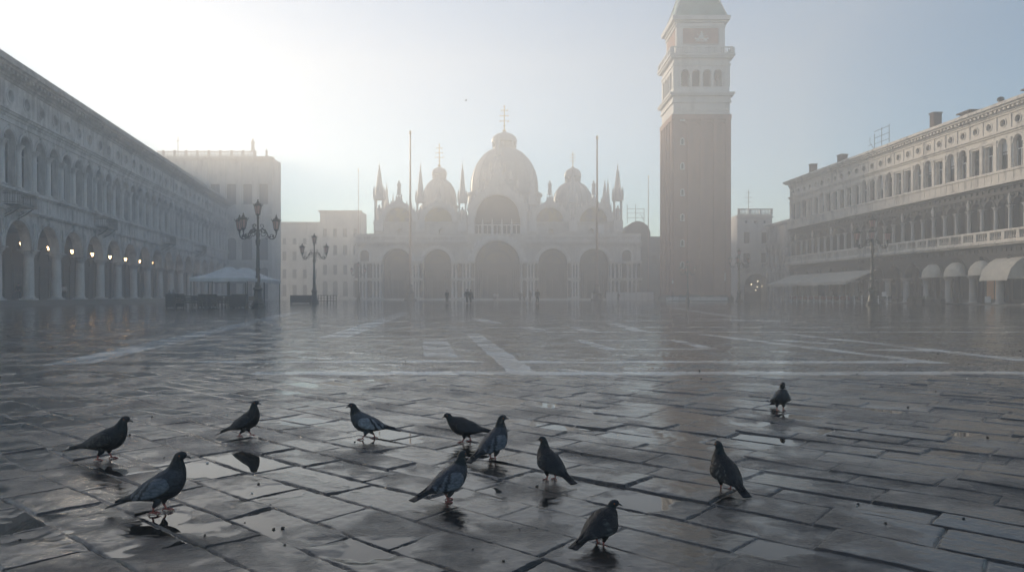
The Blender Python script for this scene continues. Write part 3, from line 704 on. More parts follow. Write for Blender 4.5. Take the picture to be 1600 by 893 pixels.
# ------------------------------------------------------------------ bell tower
def tower():
    X0,X1,Y0,Y1=28.7,38.85,131.0,141.3; cx,cy=(X0+X1)/2,(Y0+Y1)/2; hw=(X1-X0)/2
    R=empty('bell_tower',(cx,cy,0),0,'tall square red brick bell tower with white arched belfry, fading into mist','tower')
    zb=33.2
    mb=MB(); mb.box(-hw,hw,-hw,hw,-.1,zb)
    # lesenes on each face
    k=4; w_=2*hw
    for f in range(4):
        for i in range(k+1):
            c_=-hw+.45+(w_-.9)*i/k; t=.45 if i in (0,k) else .28
            if f==0: mb.box(c_-t,c_+t,-hw-.3,-hw+.02,.6,zb-.9)
            if f==1: mb.box(c_-t,c_+t,hw-.02,hw+.16,.6,zb-.9)
            if f==2: mb.box(-hw-.3,-hw+.02,c_-t,c_+t,.6,zb-.9)
            if f==3: mb.box(hw-.02,hw+.16,c_-t,c_+t,.6,zb-.9)
        for i in range(k):
            c_=-hw+.45+(w_-.9)*(i+.5)/k; rr=(w_-.9)/k/2-.28
            if f==0:
                mb.ring(c_,zb-2.2,rr,rr+.3,-hw-.295,-hw+.02,0,PI,10)
    mb.box(-hw-.32,hw+.18,-hw-.32,hw+.18,zb-.9,zb+.01)
    mb.build('brick_shaft',M['brick'],R)
    mb=MB(); mb.box(-hw-.5,hw+.5,-hw-.5,hw+.5,-.1,.75); mb.box(-hw-.3,hw+.3,-hw-.3,hw+.3,.75,1.1); mb.build('plinth',M['step'],R)
    m0=.1139
    for yy in (184,221.5,260,301,340,380,414.5):
        z=EYE+(HY-yy)*m0; xx=(1066-800)/F*Y0-cx
        f=MB(); f.box(xx-.42,xx+.42,-hw-.4,-hw,z-.62,z-.45); f.box(xx-.36,xx-.2,-hw-.26,-hw,z-.45,z+.35); f.box(xx+.2,xx+.36,-hw-.26,-hw,z-.45,z+.35); f.ring(xx,z+.35,.2,.36,-hw-.26,-hw,0,PI,8)
        o=f.build('slit_window',M['tower_stone'],R); g=MB(); g.box(xx-.2,xx+.2,-hw-.2,-hw-.17,z-.45,z+.5); g.build('pane',M['glass'],o)
    # belfry
    def sq(mb,h,z0,z1): mb.box(-h,h,-h,h,z0,z1)
    mb=MB(); sq(mb,hw-.05,zb,36.2)
    for i in range(6):
        c_=-hw+.9+(w_-1.8)*i/5
        for f in (-1,1): mb.ring(c_,34.0,.45,.7,f*hw-.12,f*hw+.12,0,PI,8); 
        mb.box(-hw-.12,-hw+.12,c_-.6,c_+.6,33.5,33.7)
    sq(mb,hw+.2,36.2,36.6); sq(mb,hw+.05,36.6,37.6); sq(mb,hw+.55,37.6,38.0); sq(mb,hw+.7,38.0,38.4)
    sq(mb,hw-.1,38.4,39.8)
    for f in range(2):
        q=MB(); q.archwall(-hw+.05,hw-.05,39.8,46.2,-hw+.05,-hw+1.0,[('arch',(i-1.5)*1.95,.72,39.85,44.1) for i in range(4)],12)
        for i in range(4): q.ring((i-1.5)*1.95,44.1,.722,.92,-hw-.05,-hw+.1,0,PI,12)
        for i in range(5): q.box((i-2)*1.95-.16,(i-2)*1.95+.16,-hw-.02,-hw+.1,39.85,44.1)
        rots=(0,PI) if f==0 else (PI/2,-PI/2)
        for an in rots:
            c_,s_=math.cos(an),math.sin(an); n0=len(mb.v); mb.v+=[(x*c_-y*s_,x*s_+y*c_,z) for x,y,z in q.v]; mb.f+=[tuple(n0+i for i in fc) for fc in q.f]; mb.m+=q.m
    for sx in (-1,1):
        for sy in (-1,1): mb.box(sx*hw-(.9 if sx>0 else -.02),sx*hw+(-.02 if sx>0 else .9),sy*hw-(.9 if sy>0 else -.02),sy*hw+(-.02 if sy>0 else .9),39.8,46.2)
    sq(mb,hw+.1,45.0+1.2,46.7); sq(mb,hw-.1,46.7,47.9); sq(mb,hw+.5,47.9,48.3); sq(mb,hw+.72,48.3,48.75)
    mb.build('belfry',M['tower_stone'],R)
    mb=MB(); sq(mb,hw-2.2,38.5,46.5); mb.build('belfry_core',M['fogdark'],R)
    g=MB(); g.lathe(1.95*1.5-.5,-hw+1.4,[(.12,39.9),(.2,41.6),(.12,42.4),(.16,42.7),(.04,42.9)],8); g.build('belfry_figure',M['tower_stone'],R)
    # balustrade terrace
    mb=MB(); h=hw+.35
    sq(mb,h,48.75,49.0)
    for f in (-1,1):
        mb.box(-h,h,f*h-.15,f*h+.15,50.35,50.6); mb.box(f*h-.15,f*h+.15,-h+.15,h-.15,50.35,50.6)
        for i in range(5):
            c_=-h+2*h*i/4; mb.box(c_-.3,c_+.3,f*h-.18,f*h+.18,49,50.36)
            if 0<i<4: mb.box(f*h-.18,f*h+.18,c_-.3,c_+.3,49,50.36)
        for i in range(4):
            for q in range(6):
                c_=-h+2*h*(i+(q+1)/7)/4; mb.lathe(c_,f*h,[(.1,49),(.13,49.5),(.07,50.0),(.12,50.36)],6); mb.lathe(f*h,c_,[(.1,49),(.13,49.5),(.07,50.0),(.12,50.36)],6)
    mb.build('balustrade',M['tower_stone'],R)
    ha=hw-.75
    mb=MB(); sq(mb,ha,48.9,58.2)
    for f in (-1,1):
        for s in (-1,1): mb.box(s*(ha-.45)-.45,s*(ha-.45)+.45,f*ha-.12,f*ha+.12,49,57.6)
        mb.box(-ha,ha,f*ha-.2,f*ha+.2,57.2,57.7); mb.box(f*ha-.2,f*ha+.2,-ha-.001,ha+.001,57.2,57.7)
    sq(mb,ha+.3,58.2,58.6); sq(mb,ha+.8,58.6,59.0); sq(mb,ha+.85,59.0,59.4)
    at=mb.build('attic',M['tower_stone'],R)
    z0,z1=51.6,57.0; mb=MB()
    mb.box(-ha+.95,ha-.95,-ha-.06,-ha+.1,z0,z1); mb.box(-ha-.06,-ha+.1,-ha+.95,ha-.95,z0,z1); pn=mb.build('brick_panel',M['brick'],at)
    mb=MB(); e=ha-.95
    for a_,b_ in ((z0,z0+.18),(z1-.18,z1)): mb.box(-e,e,-ha-.14,-ha-.05,a_,b_)
    for s in (-e,e-.18): mb.box(s,s+.18,-ha-.14,-ha-.05,z0+.18,z1-.18)
    mb.build('panel_frame',M['tower_stone'],at)
    # seated figure with sword and scales between two lions, in low relief
    mb=MB(); y=-ha-.12
    rel=lambda x,z,rx,rz_: mb.lathe(x,y,[(.02,z-rz_),(rx*.8,z-rz_*.5),(rx,z),(rx*.7,z+rz_*.6),(.02,z+rz_)],8,1,.25)
    rel(.1,53.9,.55,.75); rel(.15,54.8,.32,.6); rel(.15,55.6,.2,.26); rel(-.55,53.2,.35,.5); rel(.8,53.2,.35,.5); rel(-.95,53.5,.2,.3); rel(1.25,53.5,.2,.3)
    mb.box(-.95,1.3,y-.08,y+.06,52.55,52.75); mb.tube([(.15,y,54.9),(.9,y,55.3),(1.0,y,55.25)],.07,5); mb.tube([(.1,y,54.9),(-.6,y,54.6),(-.65,y,55.2)],.06,5); mb.box(.55,1.3,y-.05,y+.05,54.35,54.45)
    mb.build('relief_figure',M['tower_stone'],at)
    mb=MB(); hs=ha+.35
    mb.v=[(-hs,-hs,59.4),(hs,-hs,59.4),(hs,hs,59.4),(-hs,hs,59.4),(0,0,83)]; mb.f=[(0,1,4),(1,2,4),(2,3,4),(3,0,4)]; mb.m=[0]*4
    mb.build('spire',M['copper'],R)
    mb=MB()
    for sx in (-1,1):
        for sy in (-1,1): mb.tube([(sx*hs,sy*hs,59.45),(0,0,83.0)],.16,5)
    mb.lathe(0,0,[(.3,82.8),(.5,83.4),(.2,83.9),(.25,85.2),(.45,85.9),(.1,87.2)],8); mb.build('spire_ribs',M['tower_stone'],R)
    for px,py,wd,hh,nm in ((1054.5,440.5,1.0,.55,'notice_board'),(1137,432,.95,1.5,'tall_notice_board')):
        x=(px-800)/F*(Y0-.3)-cx; z=EYE+(HY-py)*m0; mb=MB(); mb.cbox(min(x,hw-.5),-hw-.22,z,wd,.08,hh); o=mb.build(nm,M['sign'],R)
        f=MB(); x2=min(x,hw-.5); f.box(x2-wd/2-.05,x2+wd/2+.05,-hw-.24,-hw-.15,z+hh/2,z+hh/2+.06); f.box(x2-wd/2-.05,x2+wd/2+.05,-hw-.24,-hw-.15,z-hh/2-.06,z-hh/2); f.build('board_frame',M['frame'],o)
tower()
ZA=[-10,33.2,36.2,37.6,38.4,39.8,44.1,44.82,46.2,47.9,48.75,50.6,51.6,57.0,58.2,59.4,83,87.2]
ZB=[-10,33.2,35.3,36.5,37.1,38.2,40.55,41.27,41.9,43.2,43.9,45.2,45.9,48.9,49.8,50.9,64.5,68]
for o in bpy.data.objects:       # storey heights of the belfry
    if o.type=='MESH' and o.parent and (o.parent.name=='bell_tower' or (o.parent.parent and o.parent.parent.name=='bell_tower')):
        for v in o.data.vertices: v.co.z=float(np.interp(v.co.z,ZA,ZB))

# ------------------------------------------------------------------ basilica
def statue(mb,x,y,z,h,seg=7):
    mb.lathe(x,y,[(.2*h,z),(.2*h,z+.05*h),(.13*h,z+.06*h),(.15*h,z+.3*h),(.11*h,z+.5*h),(.16*h,z+.7*h),(.13*h,z+.8*h),(.05*h,z+.84*h),(.075*h,z+.91*h),(.06*h,z+.97*h),(.01*h,z+h)],seg,1,.75)
def ogee(cx,zs,r,peak,n=14):
    """outline of an ogee gable from right springing over the peak to the left"""
    pts=[]
    a_end=math.radians(58)
    for i in range(n+1):
        a=a_end*i/n; pts.append((r*math.cos(a),zs+r*math.sin(a)))
    x0,z0=pts[-1]
    for i in range(1,8):
        t=i/7; pts.append((x0*(1-t)**1.7,z0+(peak-z0)*t**1.25))
    left=[(-x,z) for x,z in reversed(pts[:-1])]
    return [(cx+x,z) for x,z in pts+left]
def basilica():
    YB=165.0; k=.1435; cxp=777
    R=empty('basilica',((cxp-800)*k,YB,0),0,'pale domed basilica with five deep portals, veiled in mist at the end of the square','church')
    PX=lambda px:(px-cxp)*k
    PZ=lambda py:EYE+(HY-py)*k
    arches=[(PX(620),3.3,8.3),(PX(683),3.15,8.3),(0,5.05,8.3),(PX(864),3.3,8.3),(PX(928.5),3.3,8.3)]
    ends=[(PX(569.5),1.05,10.2),(PX(979),1.05,10.2)]
    xl,xr=PX(555),PX(1001)
    mb=MB(); ops=[('arch',x,r,-.05,zs) for x,r,zs in arches]+[('arch',x,r,4.9,zs) for x,r,zs in ends]
    mb.archwall(xl,xr,-.05,14.9,0,2.2,[o for o in ops if abs(o[1])>.1]+[('arch',0,5.05,-.05,8.3)],18)
    mb.box(xl-.2,xr+.2,-.35,2,4.35,4.9) if False else None
    segs=[]; edges=sorted([(x-r,x+r) for x,r,_ in arches]); cur=xl-.15
    for a,b_ in edges+[(xr+.15,xr+.15)]:
        if a-cur>.2: segs.append((cur,a))
        cur=b_
    for a,b_ in segs:
        mb.box(a,b_,-1.0,.02,4.35,4.62); mb.box(a-.08,b_+.08,-1.15,.02,4.62,4.9); mb.box(a,b_,-1.0,.02,8.2,8.45); mb.box(a-.05,b_+.05,-1.2,.02,8.45,8.7)
        mb.box(a,b_,-1.1,.02,-.05,.55)
        mb.mi=1; mb.box(a+.1,b_-.1,-.06,-.005,.56,4.34); mb.box(a+.1,b_-.1,-.06,-.005,4.91,8.19); mb.mi=0  # dark panels added behind the columns, shade of the gaps put into their colour
    def split(z0,z1,y0,y1):
        mb.box(xl-.15,-6.1,y0,y1,z0,z1); mb.box(6.1,xr+.15,y0,y1,z0,z1)
    split(12.5,12.75,-.4,.02); split(12.75,13.05,-.75,.02)
    for i in range(64):
        x=xl+(xr-xl)*i/63
        if abs(x)>6.2: mb.box(x-.16,x+.16,-.65,.02,12.15,12.5)
    wall=mb.build('lower_facade',[M['bas'],M['bas_dark']],R)
    mb=MB(); mb.box(xl-2,xr+2,-3.0,-1.2,-.15,.22); mb.box(xl-1,xr+1,-1.9,0,.1,.4); mb.build('steps',M['bas'],R)
    # columns in two tiers on the piers
    for ps,(a,b_) in enumerate(segs):
        n=max(2,int(round((b_-a)/.72))); n=min(n,8)
        for tier,(z0,z1,r) in enumerate(((.55,4.35,.19),(4.9,8.2,.175))):
            for i in range(n):
                x=a+.35+(b_-a-.7)*i/max(1,n-1); c=MB()
                c.lathe(x,-.55,[(r*1.5,z0),(r*1.5,z0+.15),(r*1.05,z0+.25),(r*.95,z1-.5),(r*1.0,z1-.45),(r*1.7,z1-.08),(r*1.7,z1)],10); c.build('column',M['bas_light'] if (i+ps)%4 else M['bas_dark'],R)
    # portals
    for i,(x,r,zs) in enumerate(arches):
        mb=MB(); big=r>4
        mb.ring(x,zs,r+.003,r+.35,-.3,.05,0,PI,24); mb.ring(x,zs,r+.35,r+.75 if not big else r+1.1,-.55,.05,0,PI,28)
        for q in range(9 if not big else 17):
            a=PI*(q+.5)/(9 if not big else 17); rr=r+(.8 if not big else 1.2)
            if big: mb.lathe(x+rr*math.cos(a),-.3,[(.25,zs+rr*math.sin(a)-.2),(.35,zs+rr*math.sin(a)),(.12,zs+rr*math.sin(a)+.45),(.02,zs+rr*math.sin(a)+.7)],6)
        pr=mb.build('portal',M['bas_light'],R)
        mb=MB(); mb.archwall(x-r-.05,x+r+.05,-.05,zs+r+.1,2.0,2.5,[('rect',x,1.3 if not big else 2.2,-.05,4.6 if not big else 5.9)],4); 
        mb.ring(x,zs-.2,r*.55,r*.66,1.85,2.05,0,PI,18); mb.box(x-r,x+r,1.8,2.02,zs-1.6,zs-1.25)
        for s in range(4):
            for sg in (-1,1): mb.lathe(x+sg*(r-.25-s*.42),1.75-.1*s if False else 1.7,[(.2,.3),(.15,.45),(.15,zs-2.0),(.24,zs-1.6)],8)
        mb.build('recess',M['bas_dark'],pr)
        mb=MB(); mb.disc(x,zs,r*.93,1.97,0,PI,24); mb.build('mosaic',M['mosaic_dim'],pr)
        mb=MB(); w_=1.28 if not big else 2.18; h=4.58 if not big else 5.88; mb.box(x-w_,x-.02,2.3,2.42,0,h); mb.box(x+.02,x+w_,2.3,2.42,0,h)
        for zz in (h*.25,h*.5,h*.75): mb.box(x-w_,x+w_,2.27,2.31,zz-.05,zz+.05)
        mb.build('door',M['bronze'],pr)
    for x,r,zs in ends:
        mb=MB(); mb.ring(x,zs,r+.003,r+.3,-.2,.05,0,PI,14); mb.box(x-r-.3,x-r,-.2,.05,4.9,zs); mb.box(x+r,x+r+.3,-.2,.05,4.9,zs); o=mb.build('side_window',M['bas_light'],R)
        g=MB(); g.box(x-r,x+r,1.0,1.2,4.9,zs+r); g.build('pane',M['fogdark'],o)
    # terrace balustrade
    mb=MB()
    for a,b_ in ((xl,-6.3),(6.3,xr)):
        mb.box(a,b_,-.6,-.3,13.05,13.25); mb.box(a,b_,-.62,-.28,14.2,14.42)
        n=int((b_-a)/.42)
        for i in range(n):
            x=a+(b_-a)*(i+.5)/n
            if i%9==4: mb.box(x-.22,x+.22,-.62,-.28,13.25,14.25)
            else: mb.lathe(x,-.45,[(.1,13.25),(.12,13.5),(.07,13.9),(.12,14.2)],6)
    mb.build('balustrade',M['bas_light'],R)
    # upper facade
    ux0,ux1=PX(580),PX(975); Yu=3.0
    lun=[(PX(620),3.4,17.9),(PX(683),3.4,17.9),(PX(860),3.4,17.9),(PX(930),3.4,17.9)]
    mb=MB()
    mb.archwall(ux0,ux1,13.0,17.6,Yu,Yu+1.5,[('rect',0,5.2,13.0,17.6)]+[('arch',PX(p_),.62,13.6,15.7) for p_ in (622,688,862,926)]+[('rect',PX(p_),.6,13.4,15.2) for p_ in (708,900,846)],8)
    mb.box(ux0-.2,-5.8,Yu-.3,Yu+.05,17.4,17.75); mb.box(5.8,ux1+.2,Yu-.3,Yu+.05,17.4,17.75)
    for p_ in (583,650,656,716,837,893,901,960,971):
        x=PX(p_); mb.box(x-.35,x+.35,Yu-.25,Yu+.05,13.05,17.4)
    mb.box(ux0,ux1,Yu+1.5,Yu+2.0,13,19.5)
    mb.box(ux0+.5,-7,Yu+.4,Yu+1.6,17.6,20.2); mb.box(7,ux1-.5,Yu+.4,Yu+1.6,17.6,20.2)
    mb.build('upper_facade',M['bas'],R)
    mb=MB(); mb.box(PX(934),PX(946),Yu-.12,Yu-.03,13.5,17.2); mb.build('scaffold_sheet',M['hoard'],R)
    for x,r,zs in lun+[(0,5.2,19.0)]:
        big=r>4; out=ogee(x,zs,r+.95 if not big else r+1.5,zs+6.3 if not big else 33.2)
        inner=[(x+r*math.cos(PI*i/20),zs+r*math.sin(PI*i/20)) for i in range(21)]
        mb=MB(); n=len(out)
        # ring between outline and inner arch, built as strips
        def interp(poly,t):
            f=t*(len(poly)-1); i=min(int(f),len(poly)-2); g=f-i; return (poly[i][0]*(1-g)+poly[i+1][0]*g,poly[i][1]*(1-g)+poly[i+1][1]*g)
        K=42; y0,y1=Yu-.5,Yu+1.0
        for i in range(K):
            a,b_=interp(out,i/K),interp(out,(i+1)/K); c_,d_=interp(inner,(i+1)/K),interp(inner,i/K)
            mb.quad((d_[0],y0,d_[1]),(a[0],y0,a[1]),(b_[0],y0,b_[1]),(c_[0],y0,c_[1])); mb.quad((a[0],y1,a[1]),(d_[0],y1,d_[1]),(c_[0],y1,c_[1]),(b_[0],y1,b_[1]))
            mb.quad((a[0],y0,a[1]),(a[0],y1,a[1]),(b_[0],y1,b_[1]),(b_[0],y0,b_[1])); mb.quad((d_[0],y1,d_[1]),(d_[0],y0,d_[1]),(c_[0],y0,c_[1]),(c_[0],y1,c_[1]))
        if big:
            for s in (-1,1): mb.box(s*5.95-.75,s*5.95+.75,Yu-.5,Yu+1.0,13.0,19.0)
        mb.ring(x,zs,r-.25,r+.003,Yu-.1,Yu+.6,0,PI,24)
        # crockets: leaves and small figures up the gable
        for i in range(3,K-2,3 if not big else 2):
            px_,pz_=interp(out,i/K)
            if abs(px_-x)<.4: continue
            h=random.uniform(.7,1.2)*(1.5 if big else 1); mb.lathe(px_,Yu+.2,[(.18,pz_-.3),(.3*h,pz_+.1*h),(.14*h,pz_+.5*h),(.2*h,pz_+.7*h),(.03,pz_+h)],6)
        ga=mb.build('gable',M['bas_light'],R)
        st=MB(); top=out[len(out)//2]; statue(st,x,Yu+.2,top[1]-.2,3.3 if not big else 4.4); st.build('statue',M['bas_light'],ga)
        if not big: mo=MB(); mo.disc(x,zs,r,Yu+.25,0,PI,24); mo.build('mosaic',M['mosaic'],ga)
        if big:
            for s,dz in ((-1,0),(1,0)):
                for q,(ox,oz) in enumerate(((4.6,26.2),(3.0,28.0),(1.6,30.0))):
                    st=MB(); statue(st,s*ox,Yu+.1,oz-.6,2.2); st.build('statue',M['bas_light'],ga)
    g=MB(); g.box(-5.15,5.15,Yu+.8,Yu+1.0,13,19.0); g.disc(0,19.0,5.15,Yu+.85,0,PI,28); o=g.build('great_window',M['fogdark'],R)
    g=MB()
    for x in (-3.4,-1.2,1.0,3.2): g.lathe(x,Yu-.4,[(.28,13),(.28,15.6),(.34,15.7),(.24,15.9),(.28,16.8),(.18,17.6),(.03,18.6)],8)
    g.box(-5.1,5.1,Yu-.05,Yu+.1,17.0,17.25)
    for x in (-4.4,-2.3,-.1,2.1,4.3): g.tube([(x,Yu+.6,13),(x,Yu+.6,17)],.12,6)
    g.build('mullion',M['bas_light'],o)
    # aedicules with spires
    def aed(px,ztop,w_=1.0,yy=Yu+.4,zbase=17.6,extra=0):
        x=PX(px); mb=MB(); zc=zbase+4.6*w_
        mb.box(x-.95*w_,x+.95*w_,yy-.95*w_,yy+.95*w_,zbase-2,zbase+.5)
        for sx in (-1,1):
            for sy in (-1,1): mb.lathe(x+sx*.72*w_,yy+sy*.72*w_,[(.2*w_,zbase+.5),(.15*w_,zbase+.7),(.15*w_,zc-.4),(.24*w_,zc)],7)
        mb.box(x-1.05*w_,x+1.05*w_,yy-1.05*w_,yy+1.05*w_,zc,zc+.45*w_)
        for s in (-1,1):
            for t in (-1,1): mb.lathe(x+s*.9*w_,yy+t*.9*w_,[(.2*w_,zc+.4*w_),(.22*w_,zc+1.4*w_),(.02,zc+2.9*w_)],6)
        for sy in (-1,1): mb.prism([(x-.85*w_,zc+.45*w_),(x+.85*w_,zc+.45*w_),(x,zc+2.0*w_)],yy+sy*.9*w_-.06,yy+sy*.9*w_+.06)
        mb.lathe(x,yy,[(1.0*w_,zc+.45*w_),(.85*w_,zc+1.2*w_),(.3*w_,zc+(ztop-zc)*.72),(.1*w_,zc+(ztop-zc)*.84),(.2*w_,zc+(ztop-zc)*.87),(.04*w_,zc+(ztop-zc)*.9),(.02,ztop)],8)
        o=mb.build('spired_canopy',M['bas_light'],R); st=MB(); statue(st,x,yy,zbase+.5,3.2*w_); st.build('statue',M['bas_light'],o)
    aed(588.5,31.8,1.15); aed(654,31.6); aed(721,32.0); aed(897,30.8); aed(968.5,31.8,1.1); aed(833,30.5,.9)
    aed(596,27.8,.7,Yu+4); aed(603,25.6,.6,Yu+7); aed(951,28.6,.85,Yu+4); aed(959,29.5,.7,Yu+7); aed(942,26.8,.6,Yu+9)
    # nave block and domes
    mb=MB(); mb.box(ux0+1,ux1-1,Yu+2,Yu+34,0,19.0); mb.box(xl+.3,xr-.3,2.6,Yu+30,0,13.0); mb.build('nave',M['bas'],R)
    def dome(px,pyt,pyb,r,dep,pyc,pycross,rl,squash=1):
        Y=YB+dep; kk=Y/F; x=(px-800)*kk-R.location.x; zt=EYE+(HY-pyt)*kk; zbs=EYE+(HY-pyb)*kk; zc=EYE+(HY-pyc)*kk; zx=EYE+(HY-pycross)*kk
        mb=MB(); prof=[(r*1.09,14.0),(r*1.09,zbs-1.2),(r*1.14,zbs-1.1),(r*1.14,zbs-.6),(r*.99,zbs-.5)]
        for i in range(13):
            a=PI/2*i/12*.93; prof.append((r*math.cos(a)**.92*(1+.03*math.sin(2*a)),zbs+(zt-zbs)*math.sin(a)/math.sin(PI/2*.93)))
        mb.lathe(x,dep,prof,32)
        for i in range(16):
            a=2*PI*i/16; pts=[(x+(rr+.04)*math.cos(a),dep+(rr+.04)*math.sin(a),z) for rr,z in prof[4:]]; mb.tube(pts,.1,4)
        d_=mb.build('dome',M['lead'],R)
        mb=MB(); hc=zc-zt
        mb.lathe(x,dep,[(rl*.95,zt-.8),(rl*.95,zt+.02*hc),(rl*1.05,zt+.03*hc),(rl*.85,zt+.05*hc),(rl*.85,zt+.3*hc),(rl*1.08,zt+.34*hc),(rl*1.1,zt+.5*hc),(rl*.98,zt+.7*hc),(rl*.66,zt+.88*hc),(rl*.2,zt+hc),(rl*.12,zt+1.08*hc)],20)
        for i in range(8):
            a=2*PI*i/8; mb.lathe(x+rl*.93*math.cos(a),dep+rl*.93*math.sin(a),[(rl*.1,zt),(rl*.1,zt+.32*hc)],6)
        mb.build('lantern_cupola',M['lead'],d_)
        c=MB(); hx=zx-zc; s=hx/7
        c.tube([(x,dep,zc-.2),(x,dep,zx)],[.16*s,.1*s],6); c.lathe(x,dep,[(.1*s,zc),(.6*s,zc+.4*s),(.1*s,zc+.9*s)],8); c.lathe(x,dep,[(.05*s,zc+1.5*s),(.4*s,zc+1.8*s),(.05*s,zc+2.1*s)],8)
        for zz,ww in ((.42,1.1),(.62,1.0),(.82,.8)):
            z=zc+hx*zz
            for a in (0,PI/2):
                dx,dy=math.cos(a)*ww*s,math.sin(a)*ww*s; c.tube([(x-dx,dep-dy,z),(x+dx,dep+dy,z)],.09*s,5)
                for t in (-1,1): c.lathe(x+t*dx,dep+t*dy,[(.02,z-.25*s),(.22*s,z),(.02,z+.25*s)],6)
        c.lathe(x,dep,[(.05*s,zx-.5*s),(.3*s,zx-.2*s),(.03*s,zx+.1*s)],6)
        c.build('cross',M['gold'],d_)
    dome(788,231,300,8.3,18,207,165,2.9); dome(686.5,279,318,4.25,20,261,225,1.75); dome(895,284,322,4.9,20,262,237,1.95)
    return R
basilica()

def simple_building(name,label,x0,x1,y0,y1,z,wins,mat,win_mat='glass',rows=(),cornice=True,extra=None):
    """block with punched windows on its front; rows: (zbottom,height,width,count,kind)"""
    R=empty(name,((x0+x1)/2,y0,0),0,label,'building'); hw=(x1-x0)/2
    mb=MB(); zs=-.1; 
    rows=sorted(rows)
    cuts=[-.1]+[(rows[i][0]+rows[i][1]+rows[i+1][0])/2+.2 for i in range(len(rows)-1)]+[z]
    for i,(zb,h,wd,n,kind) in enumerate(rows):
        xs=[-hw+2*hw*(q+.5)/n for q in range(n)]
        mb.archwall(-hw,hw,cuts[i],cuts[i+1],0,.5,[(kind,x,wd/2,zb,zb+h) for x in xs],8)
        if i: mb.box(-hw-.1,hw+.1,-.15,.05,cuts[i]-.12,cuts[i]+.12)
    if not rows: mb.box(-hw,hw,0,.5,-.1,z)
    mb.box(-hw,hw,.5+.3,y1-y0,-.1,z-.02)
    if cornice: mb.box(-hw-.2,hw+.2,-.3,.6,z-.5,z-.25); mb.box(-hw-.4,hw+.4,-.55,.7,z-.25,z+.1)
    mb.build('wall',mat,R)
    for i,(zb,h,wd,n,kind) in enumerate(rows):
        for q in range(n):
            x=-hw+2*hw*(q+.5)/n; f=MB(); f.box(x-wd/2-.12,x+wd/2+.12,-.08,.02,zb-.16,zb); 
            f.box(x-.04,x+.04,.36,.44,zb,zb+h); f.box(x-wd/2,x+wd/2,.36,.44,zb+h*.6,zb+h*.6+.08)
            o=f.build('window',M['frame'],R); g=MB(); g.box(x-wd/2-.02,x+wd/2+.02,.45,.49,zb-.02,zb+h+(wd/2 if kind=='arch' else 0)+.02); g.build('pane',M[win_mat],o)
    return R
# clock-side palace beyond the left arcade
def palace():
    k=172/F; x0,x1=(246-800)*k,(425-800)*k
    R=simple_building('palace','tall fogbound palace with roof balustrade, rising behind the far end of the left arcade',x0,x1,172,178.6,33.2,None,M['fogstone'],'fogdark',
        ((.3,6.0,2.6,7,'arch'),(9.5,3.6,2.9,7,'arch'),(22.5,4.6,2.3,7,'rect')))
    hw=(x1-x0)/2; mb=MB(); n=70
    mb.box(-hw,hw,-.4,-.1,33.3,33.5); mb.box(-hw,hw-3.5,-.42,-.08,34.5,34.7)
    for i in range(n):
        x=-hw+(2*hw-3.5)*(i+.5)/n
        if i%8==4: mb.box(x-.25,x+.25,-.42,-.08,33.5,34.9)
        else: mb.lathe(x,-.25,[(.12,33.5),(.15,33.8),(.08,34.2),(.13,34.5)],6)
    mb.build('roof_balustrade',M['fogstone'],R)
    mb=MB()
    for i in range(8):
        x=-hw+.4+(2*hw-.8)*i/7
        for z0,z1 in ((.2,7.6),(9.0,18.5),(20.6,32.3)): mb.box(x-.45,x+.45,-.28,.02,z0,z1)
    for z in (8.2,19.5): mb.box(-hw-.2,hw+.2,-.6,.02,z,z+.5)
    mb.build('pilaster_order',M['fogstone'],R)
    mb=MB(); statue(mb,hw-4.4,-.2,34.6,3); statue(mb,hw-1.2,-.2,33.2,2); mb.build('statue',M['fogstone'],R)
    p=MB(); p.tube([(0,0,0),(0,0,6)],.08,5); p.tube([(-.5,0,5),(.5,0,5)],.05,4); o=p.build('roof_mast',M['iron'],None,((266-800)*k,176,33)); tag(o,'thin mast on the roof of the fogbound palace','mast')
palace()
simple_building('low_house','low fogbound house between the palace and the basilica',(436-800)*.1791,(500-800)*.1791,206,214,21.5,None,M['fogstone'],'fogdark',((1,3,1.2,4,'rect'),(6,2.4,1.1,4,'rect'),(11,2.4,1.1,4,'rect'),(15.5,1.6,1.0,4,'rect')))
simple_building('taller_house','taller fogbound house standing right beside the basilica',(500-800)*.1783,(563-800)*.1783,205,214,24.6,None,M['fogstone'],'fogdark',((1,3.4,1.4,4,'arch'),(7,2.6,1.1,4,'rect'),(12.5,2.6,1.1,4,'rect'),(17.5,2.2,1.0,4,'rect')))
# dark barrel-roofed block right of the basilica
R=empty('barrel_roofed_hall',(29.6,173,0),0,'dark barrel-roofed block behind the right end of the basilica','building')
mb=MB(); mb.box(-3.0,2.9,0,14,-.1,15.2); mb.box(-3.1,3.0,-.2,14,11.5,11.8); mb.build('wall',M['fogdark'],R)
mb=MB(); mb.prism([(3.0*math.cos(PI*i/16)-.05,15.2+3.3*math.sin(PI*i/16)) for i in range(17)],-.15,14); mb.build('roof',M['fogdark'],R)
R=empty('grey_wing',(38.2,176,0),0,'dim grey wing between the barrel-roofed block and the bell tower','building')
mb=MB(); mb.archwall(-5.6,9,-.1,15.0,0,.5,[('rect',-4.2+2.2*i,.5,8.5,10.8) for i in range(6)],4); mb.box(-5.6,9,.7,12,-.1,14.9); mb.box(-5.8,9.2,-.3,.6,14.6,15.1); mb.build('wall',M['fogdark'],R)
mb=MB(); mb.box(-5.5,8.9,.52,.6,8,11.2); mb.build('window_row',M['glass'],R)
mb=MB()
for x in (-2.2,-.2,1.8): mb.tube([(x,0,0),(x,0,4.4 if x<1 else 3.4)],.07,5)
for z in (1.2,2.3,3.3): mb.tube([(-2.3,0,z),(1.9,0,z)],.05,5)
mb.tube([(1.8,0,.5),(.9,0,2.1)],.05,5)
